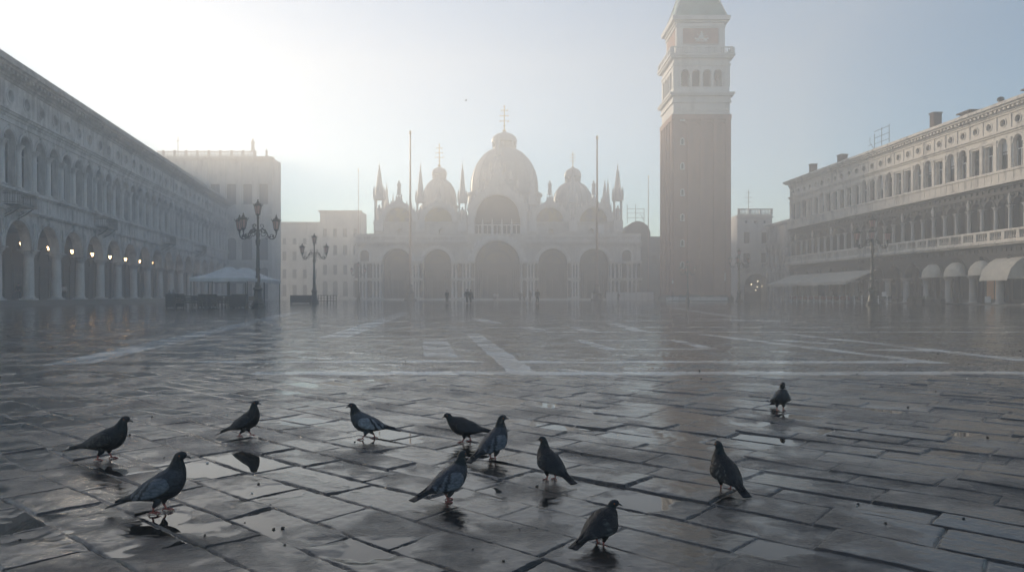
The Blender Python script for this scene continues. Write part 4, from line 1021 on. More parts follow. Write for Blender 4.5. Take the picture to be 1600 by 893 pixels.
o=mb.build('roof_scaffold',M['iron'],None,(29.6,175,18.3)); tag(o,'spindly pipe scaffold on top of the dark barrel roof','scaffold')
# white house with a lit archway, right of the tower
def white_house():
    x0,x1=44.7,51.6; Y=146; R=empty('white_house',((x0+x1)/2,Y,0),0,'white house with lamplit archway and small balcony, right of the bell tower','house'); hw=(x1-x0)/2
    mb=MB(); mb.archwall(-hw,hw,-.1,6.3,0,.5,[('arch',.35,2.45,-.1,2.9)],14); mb.archwall(-hw,hw,6.3,10.6,0,.5,[('rect',-1.55,.68,6.6,9.4),('rect',1.95,.68,6.6,9.4)],4)
    mb.archwall(-hw,hw,10.6,15.2,0,.5,[('rect',-1.55,.58,11.4,13.6),('rect',1.95,.58,11.4,13.6)],4); mb.archwall(-hw,hw,15.2,17.0,0,.5,[('circle',x,.3,15.6,0) for x in (-1.7,.1,2.0)],8)
    mb.box(-hw-.15,hw+.15,-.3,.05,16.4,16.7); mb.box(-hw,hw,6,16,-.1,17); mb.box(-hw,-hw+.4,.5,6,-.1,17); mb.box(hw-.4,hw,.5,6,-.1,17); mb.box(-hw+.4,hw-.4,.9,6,6.3,17)
    mb.ring(.35,2.9,2.46,2.85,-.15,.04,0,PI,18); mb.box(-hw-.1,hw+.1,-.15,.05,10.5,10.75)
    for x in (-1.55,1.95): mb.box(x-.95,x+.95,-.4,.05,9.75,9.95); mb.box(x-.85,x+.85,-.12,.05,9.55,9.75)
    mb.build('wall',M['tower_stone'],R)
    mb=MB(); mb.box(-hw,hw,-.35,-.1,17,17.15); mb.box(-hw-.05,hw+.05,-.4,-.05,18.0,18.2)
    for i in range(4): x=-hw+.2+(2*hw-.4)*i/3; mb.box(x-.2,x+.2,-.38,-.07,17.15,18.0)
    for i in range(22):
        x=-hw+.5+(2*hw-1)*i/21; mb.lathe(x,-.22,[(.08,17.15),(.1,17.4),(.06,17.7),(.09,18.0)],6)
    mb.build('roof_balustrade',M['tower_stone'],R)
    mb=MB(); mb.box(-hw-.1,hw+.1,-1.0,0,6.2,6.45); mb.box(-hw,hw,-.95,-.75,7.35,7.5)
    for i in range(22): x=-hw+.2+(2*hw-.4)*i/21; mb.lathe(x,-.85,[(.07,6.45),(.1,6.7),(.05,7.0),(.08,7.35)],6)
    mb.build('balcony',M['tower_stone'],R)
    for x,z,h in ((-1.55,6.6,2.8),(1.95,6.6,2.8),(-1.55,11.4,2.2),(1.95,11.4,2.2)):
        f=MB(); f.box(x-.04,x+.04,.3,.36,z,z+h); f.box(x-.6,x+.6,.3,.36,z+h*.6,z+h*.6+.07); o=f.build('window',M['frame'],R); g=MB(); g.box(x-.7,x+.7,.38,.42,z,z+h); g.build('pane',M['glass'],o)
    for x in (-1.7,.1,2.0): g=MB(); g.disc(x,15.6,.34,.35,seg=12); g.build('oculus',M['glass'],R)
    mb=MB(); mb.box(-hw+.4,hw-.4,5.6,5.95,-.05,6.2); mb.build('passage_wall',M['darkplaster'],R)
    for i,(px,py) in enumerate(((1174,444),(1184,439),(1160.5,440),(1190.5,447),(1183,448),(1181,453))):
        Yl=Y+1.2+i*.6; x=(px-800)/F*Yl; z=EYE+(HY-py)*Yl/F; r=.09 if i<2 else .06
        mb=MB(); mb.lathe(0,0,[(.02,-r),(r,-.3*r),(r,.3*r),(.02,r)],8); o=mb.build('hanging_bulb',M['glow_small'],None,(x,Yl,z))
        c=MB(); c.tube([(0,0,r),(0,0,max(.3,4.9-z))],.012,4); c.build('cable',M['iron'],o)
        tag(o,f"{['brightest','second brightest','leftmost faint','rightmost faint','small upper','small lower'][i]} lit bulb hanging in the archway of the white house",'lamp','bulbs hanging in the white archway')
white_house()
def annex():
    a=math.atan2(-.99885,.0479); R=empty('annexe',(49.6,143.5,0),a,'lower stone building with tall windows between the white house and the long right building','building'); L=13.5
    mb=MB(); mb.archwall(0,L,-.1,5.2,0,.5,[('arch',1.3+2.2*i,.75,-.1,2.8) for i in range(6)],8); mb.archwall(0,L,5.2,10.8,0,.5,[('rect',1.3+2.2*i,.55,6.2,9.8) for i in range(6)],4); mb.box(0,L,0,.5,10.8,14.6)
    mb.box(-.2,L+.2,-.25,.1,5.1,5.4); mb.box(-.2,L+.2,-.25,.1,10.6,10.9); mb.box(-.4,L+.4,-.5,.6,14.2,14.6); mb.box(0,L,1.2,12,-.1,14.5)
    for i in range(7): mb.box(.2+2.2*i-.15,.2+2.2*i+.15,-.15,.05,5.4,10.6)
    mb.build('wall',M['pale'],R)
    for i in range(6): g=MB(); g.box(.7+2.2*i,1.9+2.2*i,.4,.45,6.2,9.8); g.build('pane',M['glass'],R)
    mb=MB(); mb.quad((-.3,-.4,14.62),(L+.3,-.4,14.62),(L+.3,6,16.4),(-.3,6,16.4)); mb.quad((-.3,6,16.4),(L+.3,6,16.4),(L+.3,12,14.5),(-.3,12,14.5)); mb.build('roof',M['tile'],R)
annex()
mb=MB(); mb.tube([(0,0,0),(0,0,5.5)],.06,5)
for z,w_ in ((5.0,.5),(4.0,.8),(3.0,.6)): mb.tube([(-w_,0,z),(w_,0,z)],.04,4)
o=mb.build('roof_aerial',M['iron'],None,(48.2,150,17.0)); tag(o,'branched aerial above the balustrade of the white house','aerial')

#PART3
# ------------------------------------------------------------------ lamp posts
def lantern_meshes():
    fr=MB(); h=.95; rb,rt=.17,.30
    for q in range(6):
        a=q*PI/3+PI/6; fr.tube([(rb*math.cos(a),rb*math.sin(a),.12),(rt*math.cos(a),rt*math.sin(a),.82)],.02,5)
    fr.lathe(0,0,[(.03,-.08),(.1,-.02),(.12,.04),(.2,.1),(.19,.14),(.05,.145)],6,rot=PI/6)
    fr.lathe(0,0,[(.05,.8),(.33,.8),(.36,.86),(.3,.9),(.27,.98),(.14,1.06),(.1,1.1),(.12,1.16),(.04,1.2),(.07,1.27),(.01,1.38)],6,rot=PI/6)
    for q in range(6):
        a=q*PI/3+PI/6; fr.tube([(.34*math.cos(a),.34*math.sin(a),.84),(.4*math.cos(a),.4*math.sin(a),.94),(.36*math.cos(a),.36*math.sin(a),.99)],.025,4)
    gl=MB(); gl.lathe(0,0,[(rb*.97,.13),(rt*.97,.81)],6,rot=PI/6)
    return fr,gl
LF,LG=lantern_meshes()
def lamp_mesh_proto(name,arms,loc,rz,label,s=1.0):
    T=empty(name,loc,rz,label,'street lamp','ornate multi-lantern lamp posts'); T.scale=(s,s,s)
    mb=MB()
    mb.lathe(0,0,[(.62,0),(.62,.16),(.52,.2)],8,rot=PI/8); mb.lathe(0,0,[(.5,.2),(.5,.36),(.42,.42),(.38,.7),(.33,.95),(.29,1.35),(.33,1.45),(.38,1.5),(.38,1.62),(.27,1.7)],8,rot=PI/8)
    mb.build('pedestal',M['lampiron'],T)
    mb=MB(); mb.lathe(0,0,[(.24,1.68),(.27,1.78),(.2,1.9),(.19,2.5),(.21,2.55),(.17,2.62),(.165,3.05),(.2,3.12),(.2,3.2),(.15,3.28),(.115,5.1),(.17,5.2),(.19,5.45),(.2,5.55),(.13,5.7),(.15,5.9),(.18,6.1),(.12,6.3),(.09,6.6),(.085,7.35),(.12,7.45),(.1,7.52)],14)
    mb.build('post',M['lampiron'],T)
    for a in arms:
        c,s_=math.cos(a),math.sin(a); m=MB()
        P=lambda r,z:(r*c,r*s_,z)
        m.tube([P(.1,6.35),P(.35,6.5),P(.6,6.42),P(.75,6.15),P(.85,5.85),P(1.05,5.66),P(1.28,5.66),P(1.45,5.82),P(1.52,6.05),P(1.52,6.2)],[.05,.05,.05,.045,.045,.045,.045,.045,.045,.05],7)
        def spiral(r0,z0,R,t0,turns,sg):
            pts=[]
            for i in range(15):
                t=i/14; an=t0+sg*turns*2*PI*t; rr=R*(1-.75*t); pts.append(P(r0+rr*math.cos(an),z0+rr*math.sin(an)))
            m.tube(pts,[.032*(1-.5*i/14) for i in range(15)],5)
        spiral(.42,6.1,.3,PI/2,1.2,-1); spiral(1.15,5.9,.22,-PI/2,1.2,1); spiral(.3,6.75,.2,-PI/2,1.1,1); spiral(.75,5.75,.15,0,1.1,1)
        for rr,zz in ((.55,6.2),(1.0,5.85),(1.25,5.9),(.3,6.3)): m.lathe(rr*c,rr*s_,[(.01,zz-.1),(.09,zz),(.01,zz+.1)],5)
        m.lathe(1.52*c,1.52*s_,[(.03,6.12),(.1,6.18),(.05,6.26)],7)
        m.build('arm',M['lampiron'],T)
    for x,y,z in [(1.52*math.cos(a),1.52*math.sin(a),6.32) for a in arms]+[(0,0,7.6)]:
        o=LF.build('lantern',M['lampiron'],T,(x,y,z)); LG.build('lantern_glass',M['lampglass'],o)
    return T
def at(px,Y): return ((px-800)/F*Y,Y)
def gz(x,y): return ground_z(x,y) if 1.2<y<185 else 0
L3=(0.0,PI,math.radians(242)); L2=(0.05,PI+.05)
for px,Y,arms,s,lab in ((403,61,L3,1.0,'dark iron lamp post with four pink lanterns beside the white cafe canopies'),
                        (491,94,L2,1.0,'three-lantern lamp post standing in front of the low railings, in light mist'),
                        (1363,72.6,L3,1.0,'dark iron lamp post with pink lanterns in front of the long cream awnings'),
                        (1155,120,L3,.98,'lamp post with pale lanterns just right of the bell tower'),
                        (1074.5,126,L3,.79,'small misty lamp post in front of the brick face of the bell tower'),
                        (560,150,L2,.89,'faint lamp post lost in mist at the left end of the basilica')):
    x,y=at(px,Y); lamp_mesh_proto('street_lamp',arms,(x,y,gz(x,y)-.01),0,lab,s)

# ------------------------------------------------------------------ flagpoles
for px,Y,ytop,ybase,r,lab in ((641,152,205,469,.26,'tall flagpole in front of the left half of the basilica'),(933,152,213,469,.26,'tall flagpole in front of the right half of the basilica'),
                        (560,186,264,470,.11,'thin pole rising in the mist left of the basilica'),(1013,172,275,470,.12,'thin pole between the basilica and the bell tower')):
    k=Y/F; x=(px-800)*k; h=EYE+(HY-ytop)*k
    T=empty('flagpole',(x,Y,0),0,lab,'flagpole','tall bare flagpoles')
    if r>.2:
        mb=MB(); mb.lathe(0,0,[(1.3,0),(1.3,.3),(.9,.4),(.75,1.2),(.95,1.5),(.6,1.9),(.45,2.9),(.6,3.1),(.35,3.3)],12); mb.build('pedestal',M['bronze'],T)
    mb=MB(); mb.lathe(0,0,[(r,0),(r*.9,h*.5),(r*.55,h-.6)],10); mb.build('mast',M['pole'],T)
    mb=MB(); mb.lathe(0,0,[(r*.5,h-.6),(r*1.3,h-.45),(r*.6,h-.25),(r*1.1,h-.1),(.02,h+.2)],8); mb.build('finial',M['gold'],T)

# ------------------------------------------------------------------ cafe by the left arcade
def canopy(name,cx,cy,wx,wy,zb,zt,label):
    z0=gz(cx,cy); T=empty(name,(cx,cy,z0),.06,label,'canopy','white cafe canopies')
    mb=MB(); a,b=wx/2,wy/2; rg=a*.12
    n=6
    def pt(s,t,q):  # q: 0 eave..1 ridge
        return (s*(a*(1-q)+rg*q),t*b*(1-q),zb+(zt-zb)*q-.12*math.sin(PI*q))
    for i in range(n):
        q0,q1=i/n,(i+1)/n
        for s0,t0,s1,t1 in ((-1,-1,1,-1),(1,-1,1,1),(1,1,-1,1),(-1,1,-1,-1)):
            mb.quad(pt(s0,t0,q0),pt(s1,t1,q0),pt(s1,t1,q1),pt(s0,t0,q1))
    for s0,t0,s1,t1 in ((-1,-1,1,-1),(1,-1,1,1),(1,1,-1,1),(-1,1,-1,-1)):
        mb.quad((s0*a,t0*b,zb-.28),(s1*a,t1*b,zb-.28),(s1*a,t1*b,zb),(s0*a,t0*b,zb))
    mb.build('roof_canvas',M['canvas'],T)
    for s in (-1,1):
        for t in (-1,1): mb=MB(); mb.tube([(s*(a-.1),t*(b-.1),0),(s*(a-.1),t*(b-.1),zb)],.035,6); mb.build('pole',M['iron'],T)
    mb=MB(); mb.tube([(0,0,0),(0,0,zt-.05)],.05,6); mb.build('centre_pole',M['iron'],T)
    for t in (-1,1): mb=MB(); mb.tube([(-a+.1,t*(b-.1),zb-.05),(a-.1,t*(b-.1),zb-.05)],.03,5); mb.build('rail',M['iron'],T)
canopy('cafe_canopy',-23.3,60.6,4.55,5.0,2.38,3.32,'nearer white peaked canopy over the dark cafe tables')
canopy('cafe_canopy',-24.2,66.8,5.0,5.4,2.38,3.5,'white peaked canopy half hidden behind the nearer canopy and the lamp post')
def chair_proto(mat,legmat=None):
    T=empty('cafe_chair',(0,0,0)); legmat=legmat or mat
    mb=MB(); mb.box(-.22,.22,-.22,.22,.43,.48); mb.build('seat',mat,T)
    mb=MB(); mb.box(-.23,.23,.19,.23,.55,.9); mb.box(-.23,-.19,.19,.23,.48,.56); mb.box(.19,.23,.19,.23,.48,.56); mb.build('backrest',mat,T)
    for s in (-1,1):
        m=MB(); m.tube([(s*.22,-.2,.66),(s*.22,.2,.68)],.022,5); m.tube([(s*.22,-.2,.47),(s*.22,-.2,.66)],.018,5); m.build('armrest',mat,T)
        for t in (-1,1): m=MB(); m.tube([(s*.19,t*.19,.44),(s*.21,t*.21,0)],.02,5); m.build('leg',legmat,T)
    return T
def table_proto(mat,legmat):
    T=empty('cafe_table',(0,0,0)); mb=MB(); mb.lathe(0,0,[(.1,.70),(.4,.71),(.4,.74),(.02,.745)],16); mb.build('table_top',mat,T)
    mb=MB(); mb.tube([(0,0,.05),(0,0,.71)],.035,7); mb.build('leg',legmat,T); mb=MB(); mb.lathe(0,0,[(.25,0),(.24,.03),(.05,.07)],10); mb.build('base',legmat,T); return T
CP=chair_proto(M['rattan']); TP=table_proto(M['darkwood'],M['white'])
first=[True,True]
def put(proto,i,loc,rz,label,cat,group):
    if first[i]: o=proto; o.location=loc; o.rotation_euler=(0,0,rz); first[i]=False
    else: o=dup(proto,loc,None,rz)
    tag(o,label,cat,group); return o
rt=random.Random(5)
for r_,yy in ((0,58.6),(1,60.3)):
    for i in range(5):
        x=-25.4+i*.95; rown='front' if r_==0 else 'back'
        put(TP,1,(x,yy,gz(x,yy)),0,f'{ORD[i]} white-legged table from the left, {rown} row under the nearer left canopy','table','cafe tables under the left canopies')
        for s,nm in ((-1,'left'),(1,'right')):
            put(CP,0,(x+s*.34,yy-.45+.1*s,gz(x,yy)),PI+s*.5,f'dark chair {nm} of the {ORD[i]} table from the left, {rown} row, nearer left canopy','chair','dark cafe chairs under the left canopies')
def planter(cx,cy,w_,d_,h,label,rz=0):
    z=gz(cx,cy); T=empty('planter_screen',(cx,cy,z-.01),rz,label,'planter','dark wooden cafe planters'); mb=MB(); mb.box(-w_/2,w_/2,-d_/2,d_/2,.08,h)
    n=max(2,int(h/.16))
    for i in range(n): mb.box(-w_/2-.015,w_/2+.015,-d_/2-.015,d_/2+.015,.1+i*(h-.1)/n,.1+(i+.82)*(h-.1)/n)
    mb.build('box',M['darkwood'],T); m=MB()
    for s in (-1,1):
        for t in (-1,1): m.box(s*(w_/2-.06)-.04,s*(w_/2-.06)+.04,t*(d_/2-.06)-.04,t*(d_/2-.06)+.04,0,.09)
    m.build('foot',M['iron'],T)
planter(-26.55,58.0,.75,1.6,1.12,'tall dark planter box at the left end of the canopy cafe')
planter(-21.35,57.7,1.1,.5,1.08,'dark planter box beside the pedestal of the near left lamp post')
planter(-25.9,62.6,1.4,.5,1.1,'dark planter box at the back left of the canopy cafe')
def slat_rail(x0,x1,y,label):
    z=gz((x0+x1)/2,y); T=empty('cafe_barrier',((x0+x1)/2,y,z),0,label,'barrier','slatted cafe barriers'); h=(x1-x0)/2; mb=MB()
    for zz in (.42,.6,.78,.92): mb.box(-h,h,-.02,.02,zz-.045,zz+.045)
    mb.build('slat_panel',M['darkwood'],T)
    n=max(2,int((x1-x0)/1.0)+1)
    for i in range(n): m=MB(); x=-h+2*h*i/(n-1); m.box(x-.035,x+.035,.02,.08,0,1.0); m.build('post',M['darkwood'],T)
slat_rail(-26.2,-23.9,57.4,'left dark slatted barrier along the front of the canopy cafe'); slat_rail(-23.8,-21.95,57.4,'right dark slatted barrier along the front of the canopy cafe')
# railings round the second lamp
k=94/F
planter((476-800)*k,92.5,2.6,.6,1.05,'wide dark planter at the foot of the misty three-lantern lamp post')
def rail(px0,px1,Y,label):
    k=Y/F; x0,x1=(px0-800)*k,(px1-800)*k; T=empty('metal_railing',((x0+x1)/2,Y,gz((x0+x1)/2,Y)),0,label,'railing','open metal railings by the second lamp'); h=(x1-x0)/2; mb=MB()
    for zz in (.3,.65,1.0): mb.tube([(-h,0,zz),(h,0,zz)],.03,5)
    mb.build('rails',M['iron'],T)
    for i in range(4): x=-h+2*h*i/3; m=MB(); m.tube([(x,0,0),(x,0,1.05)],.04,5); m.build('post',M['iron'],T)
rail(497,511,94,'open metal railing nearest the misty three-lantern lamp post'); rail(512,525.5,94,'open metal railing at the right end, away from the misty lamp post')

# ------------------------------------------------------------------ cafe under the right awnings
CR=chair_proto(M['redseat'],M['steel']); TR=table_proto(M['steel'],M['iron']); CD=chair_proto(M['rattan'],M['iron'])
X=lambda Y,off:53.1-.048*Y-off
pr=None
for i in range(17):
    Y=115.5-i*1.86; x=X(Y,5.3)
    if pr is None:
        mb=MB(); mb.lathe(0,0,[(.13,0),(.13,.05),(.075,.08),(.075,.86),(.1,.88),(.1,.94),(.03,.99)],8); pr=mb.build('white_bollard',M['white'],None,(x,Y,gz(x,Y))); o=pr
        m=MB(); m.lathe(0,0,[(.08,.7),(.08,.76)],8); m.build('band',M['iron'],pr)
    else: o=dup(pr,(x,Y,gz(x,Y)))
    tag(o,f'{ORD[i]} white bollard from the far end of the cafe terrace below the awnings','bollard','white bollards along the cafe terrace')
f2=[True,True,True]
for i in range(12):
    Y=113.8-i*2.3
    for r_ in range(2):
        x=X(Y,4.2-r_*1.7); nm='outer' if r_==0 else 'inner'; z=gz(x,Y)
        def put2(pr_,j,loc,rz,label,cat,group):
            if f2[j]: o=pr_; o.location=loc; o.rotation_euler=(0,0,rz); f2[j]=False
            else: o=dup(pr_,loc,None,rz)
            tag(o,label,cat,group)
        put2(TR,0,(x,Y,z),0,f'{ORD[i]} steel table from the far end, {nm} row below the right awnings','table','steel tables below the right awnings')
        red=i<8
        for s,w_ in ((-1,'near'),(1,'far')):
            put2(CR if red else CD,1 if red else 2,(x+rt.uniform(-.1,.1),Y+s*.55,z),0 if s>0 else PI,f"{'faded red' if red else 'dark'} chair {w_} side of {ORD[i]} table from far end, {nm} row, right terrace",'chair','chairs on the terrace below the right awnings')
# planter boxes at the near end of the terrace, menu boards
for i in range(4):
    Y=86-i*1.7; x=X(Y,2.2); T=empty('dark_planter',(x,Y,.0),PI/2-.05,f'{ORD[i]} low dark planter box from the awnings along the right arcade','planter','low planters along the right arcade')
    m=MB(); m.box(-.7,.7,-.25,.25,.02,.62); m.build('box',M['darkwood'],T)
    m=MB()
    for q in range(60): a=rt.uniform(-.65,.65); b=rt.uniform(-.22,.22); h=rt.uniform(.15,.4); m.quad((a,b,.6),(a+.05,b+.02,.6+h*.5),(a+rt.uniform(-.1,.1),b+rt.uniform(-.1,.1),.6+h),(a-.05,b,.6+h*.5))
    m.build('foliage',plain('planter_leaf',(.03,.05,.025)) if i==0 else bpy.data.materials['planter_leaf'],T)
for Y,off,lab in ((93.6,1.3,'white menu board on the terrace beside the near cream awning'),(77.9,-1.0,'small white notice board standing between two columns of the right arcade')):
    x=X(Y,off); T=empty('menu_board',(x,Y,gz(x,Y) if off>0 else .1),-PI/2+.3,lab,'board'); m=MB(); m.box(-.35,.35,-.02,.02,.35 if off>0 else .1,1.45 if off>0 else .8); m.build('panel',M['sign'],T)
    m=MB(); m.tube([(-.33,0,0),(-.33,0,1.5 if off>0 else .85)],.02,5); m.tube([(.33,0,0),(.33,0,1.5 if off>0 else .85)],.02,5); m.build('frame',M['iron'],T)

# hoardings in front of the basilica's right end
def hoarding(px0,px1,Y,h,label):
    k=Y/F; x0,x1=(px0-800)*k,(px1-800)*k; T=empty('hoarding',((x0+x1)/2,Y,0),0,label,'hoarding','white hoardings before the basilica'); hw=(x1-x0)/2; n=max(1,int(hw*2/1.2)); m=MB()
    for i in range(n): m.box(-hw+2*hw*i/n+.03,-hw+2*hw*(i+1)/n-.03,-.03,.03,.1,h+(.05 if i%2 else 0))
    m.build('panel',M['hoard'],T); m=MB()
    for i in range(n+1): x=-hw+2*hw*i/n; m.box(x-.04,x+.04,.03,.1,0,h)
    m.build('post',M['iron'],T)
hoarding(947,1022,158,1.75,'long low white hoarding at the right foot of the basilica'); hoarding(924,936,157,1.6,'short white hoarding panel left of the long hoarding'); hoarding(1040,1137,128.6,.75,'low pale barrier along the foot of the bell tower')

# ------------------------------------------------------------------ people
def skinmesh(name,nodes_,edges,radii,mat,parent=None,loc=(0,0,0),root=0,lv=1):
    me=bpy.data.meshes.new(name); me.from_pydata(nodes_,edges,[]); me.materials.append(mat)
    o=bpy.data.objects.new(name,me); COL.objects.link(o); o.parent=parent; o.location=loc
    sk_=o.modifiers.new('skin','SKIN'); sk_.use_smooth_shade=True
    for i,r in enumerate(radii):
        v=me.skin_vertices[0].data[i]; v.radius=(r,r) if not isinstance(r,tuple) else r; v.use_root=(i==root)
    sb=o.modifiers.new('smooth','SUBSURF'); sb.levels=lv; sb.render_levels=lv
    return o
def person(loc,rz,label,coat='coat_black',stride=.25,h=1.75,long=True,bag=False,arm=.1,leg='trouser',seed=0):
    T=empty('person',loc,rz,label,'person','people on the far side of the square'); s=h/1.75; T.scale=(s,s,s); a=stride/2
    nd=[(0,0,.93),(0,0,1.12),(0,.0,1.36),(0,.01,1.47),(0,.015,1.56),(0,.02,1.66),
        (-.19,0,1.40),(-.24,-arm,1.14),(-.22,-arm*1.6-.08,.90),(-.215,-arm*1.7-.11,.80),(.19,0,1.40),(.24,arm,1.14),(.22,arm*.6-.06,.90),(.215,arm*.6-.09,.80),
        (-.09,0,.88),(-.10,a*.75,.49),(-.10,a,.09),(-.10,a-.15,.035),(.09,0,.88),(.10,-a*.55,.49),(.10,-a,.09),(.10,-a-.15,.035)]
    ed=[(0,1),(1,2),(2,3),(3,4),(4,5),(2,6),(6,7),(7,8),(8,9),(2,10),(10,11),(11,12),(12,13),(0,14),(14,15),(15,16),(16,17),(0,18),(18,19),(19,20),(20,21)]
    ra=[.14,.13,.15,.055,.085,.08,.065,.048,.036,.04,.065,.048,.036,.04,.085,.058,.042,.04,.085,.058,.042,.04]
    skinmesh('body',nd,ed,ra,M['skin'],T)
    cn=[(0,0,.95),(0,0,1.14),(0,0,1.36),(0,.005,1.45),(-.20,0,1.40),(-.25,-arm,1.14),(-.225,-arm*1.6-.08,.92),(.20,0,1.40),(.25,arm,1.14),(.225,arm*.6-.06,.92)]
    ce=[(0,1),(1,2),(2,3),(2,4),(4,5),(5,6),(2,7),(7,8),(8,9)]; cr=[.175,.165,.185,.085,.085,.068,.055,.085,.068,.055]
    if long: cn.append((0,.0,.6)); ce.append((0,len(cn)-1)); cr.append(.19)
    skinmesh('coat',cn,ce,cr,M[coat],T)
    tn=[(0,0,.92),(-.09,0,.86),(-.10,a*.75,.49),(-.10,a,.08),(.09,0,.86),(.10,-a*.55,.49),(.10,-a,.08)]
    skinmesh('trousers',tn,[(0,1),(1,2),(2,3),(0,4),(4,5),(5,6)],[.15,.105,.078,.065,.105,.078,.065],M[leg],T)
    m=MB(); m.lathe(0,.035,[(.098,1.60),(.105,1.66),(.09,1.73),(.04,1.765),(.005,1.77)],10); m.build('hair',M['hair'],T)
    if bag: m=MB(); m.box(-.34,-.26,-.14,.14,.55,.9); m.tube([(-.3,-.1,.9),(-.2,0,1.3),(-.3,.1,.9)],.015,4); m.build('shoulder_bag',M['coat_black'],T)
def pp(px,ybase): Y=EYE*F/(ybase-HY); return ((px-800)/F*Y,Y)
def pl(px,hpx,h=1.75): Y=h*F/hpx; return ((px-800)/F*Y,Y)
for px,Y,rz,kw,lab in (
   (698.5,98,.2,dict(coat='coat_black',stride=.1,h=1.72),'lone walker in a dark coat left of the pair, in front of the basilica'),
   (730,91,2.9,dict(coat='coat_black',stride=.3,h=1.78),'left one of the pair walking arm in arm, in a long black coat'),
   (735.3,91.6,2.9,dict(coat='coat_navy',stride=.42,h=1.74,long=False,bag=True),'right one of the pair walking, mid-stride with a bag'),
   (839.8,93,3.1,dict(coat='coat_black',stride=.2,h=1.80),'broad figure in a black coat standing right of the small misty group'),
   (828.3,120,3.0,dict(coat='coat_grey',stride=.2,h=1.75),'misty figure nearest the broad man in the black coat'),
   (818.5,124,.1,dict(coat='coat_grey',stride=.3,h=1.7,long=False),'middle misty figure of three before the central portal'),
   (813,128,.1,dict(coat='coat_grey',stride=.15,h=1.7),'leftmost faint figure of the three before the central portal'),
   (966,135,1.6,dict(coat='coat_black',stride=.3,h=1.72,long=False),'small dark walker in front of the white hoarding'),
   (772.5,155,.3,dict(coat='coat_pale',stride=.1,h=1.75),'pale coated figure at the left of the central church door'),
   (777,156,-.4,dict(coat='coat_pale',stride=.1,h=1.65,leg='coat_pale'),'pale coated figure right of its companion at the central church door'),
   (265,104,1.2,dict(coat='coat_navy',stride=.35,h=1.72,long=False),'left walker of two passing before the left arcade'),
   (271,103,1.3,dict(coat='coat_black',stride=.3,h=1.78),'right walker of two passing before the left arcade')):
    k=Y/F; x=(px-800)*k; person((x,Y,gz(x,Y)),rz,lab,**kw)
# visitors standing inside the left arcade
for u,y,c,lab in ((25.0,3.9,'coat_black','dark figure in shade by a doorway of the left arcade, near its second column'),(35.3,3.4,'coat_pale','figure in a pale jacket inside the left arcade, behind the fourth column')):
    p=LMW@Vector((u,y,.55)); person(tuple(p),.4,lab,coat=c,stride=.08,long=False)
p=RMW@Vector((47.0,2.2,.1)); person(tuple(p),2.0,'figure in a grey jacket standing inside the right arcade by the shop',coat='coat_grey',stride=.08,long=False)

# ------------------------------------------------------------------ pigeons
def crom(P,n):
    P=np.array(P,float); out=[]
    m=len(P)
    for i in range(m-1):
        p0=P[max(i-1,0)];p1=P[i];p2=P[i+1];p3=P[min(i+2,m-1)]
        for j in range(n):
            t=j/n; out.append(.5*((2*p1)+(-p0+p2)*t+(2*p0-5*p1+4*p2-p3)*t*t+(-p0+3*p1-3*p2+p3)*t**3))
    out.append(P[-1]); return np.array(out)
def loft(V,Fc,MI,COLS,cs,seg,mi,colf):
    """rings along cs rows: x,y,z,half width,half height"""
    n=len(V); k=len(cs)
    for i in range(k):
        t=cs[min(i+1,k-1)][:3]-cs[max(i-1,0)][:3]; t=t/np.linalg.norm(t)
        side=np.array([-t[1],t[0],0]); side=side/np.linalg.norm(side) if np.linalg.norm(side)>1e-6 else np.array([0,1,0]); up=np.cross(t,side)
        if cs.shape[1]>5: ro_=cs[i][5]; side,up=side*math.cos(ro_)+up*math.sin(ro_),up*math.cos(ro_)-side*math.sin(ro_)
        for j in range(seg):
            a=2*PI*j/seg; q=cs[i][:3]+side*cs[i][3]*math.cos(a)+up*cs[i][4]*math.sin(a)
            V.append(tuple(q)); COLS.append(colf(i/(k-1),a))
    for i in range(k-1):
        for j in range(seg):
            jj=(j+1)%seg; b=n+i*seg; Fc.append((b+j,b+jj,b+seg+jj,b+seg+j)); MI.append(mi)
    Fc.append(tuple(n+j for j in range(seg-1,-1,-1))); MI.append(mi); Fc.append(tuple(n+(k-1)*seg+j for j in range(seg))); MI.append(mi)
rt2=random.Random(11)
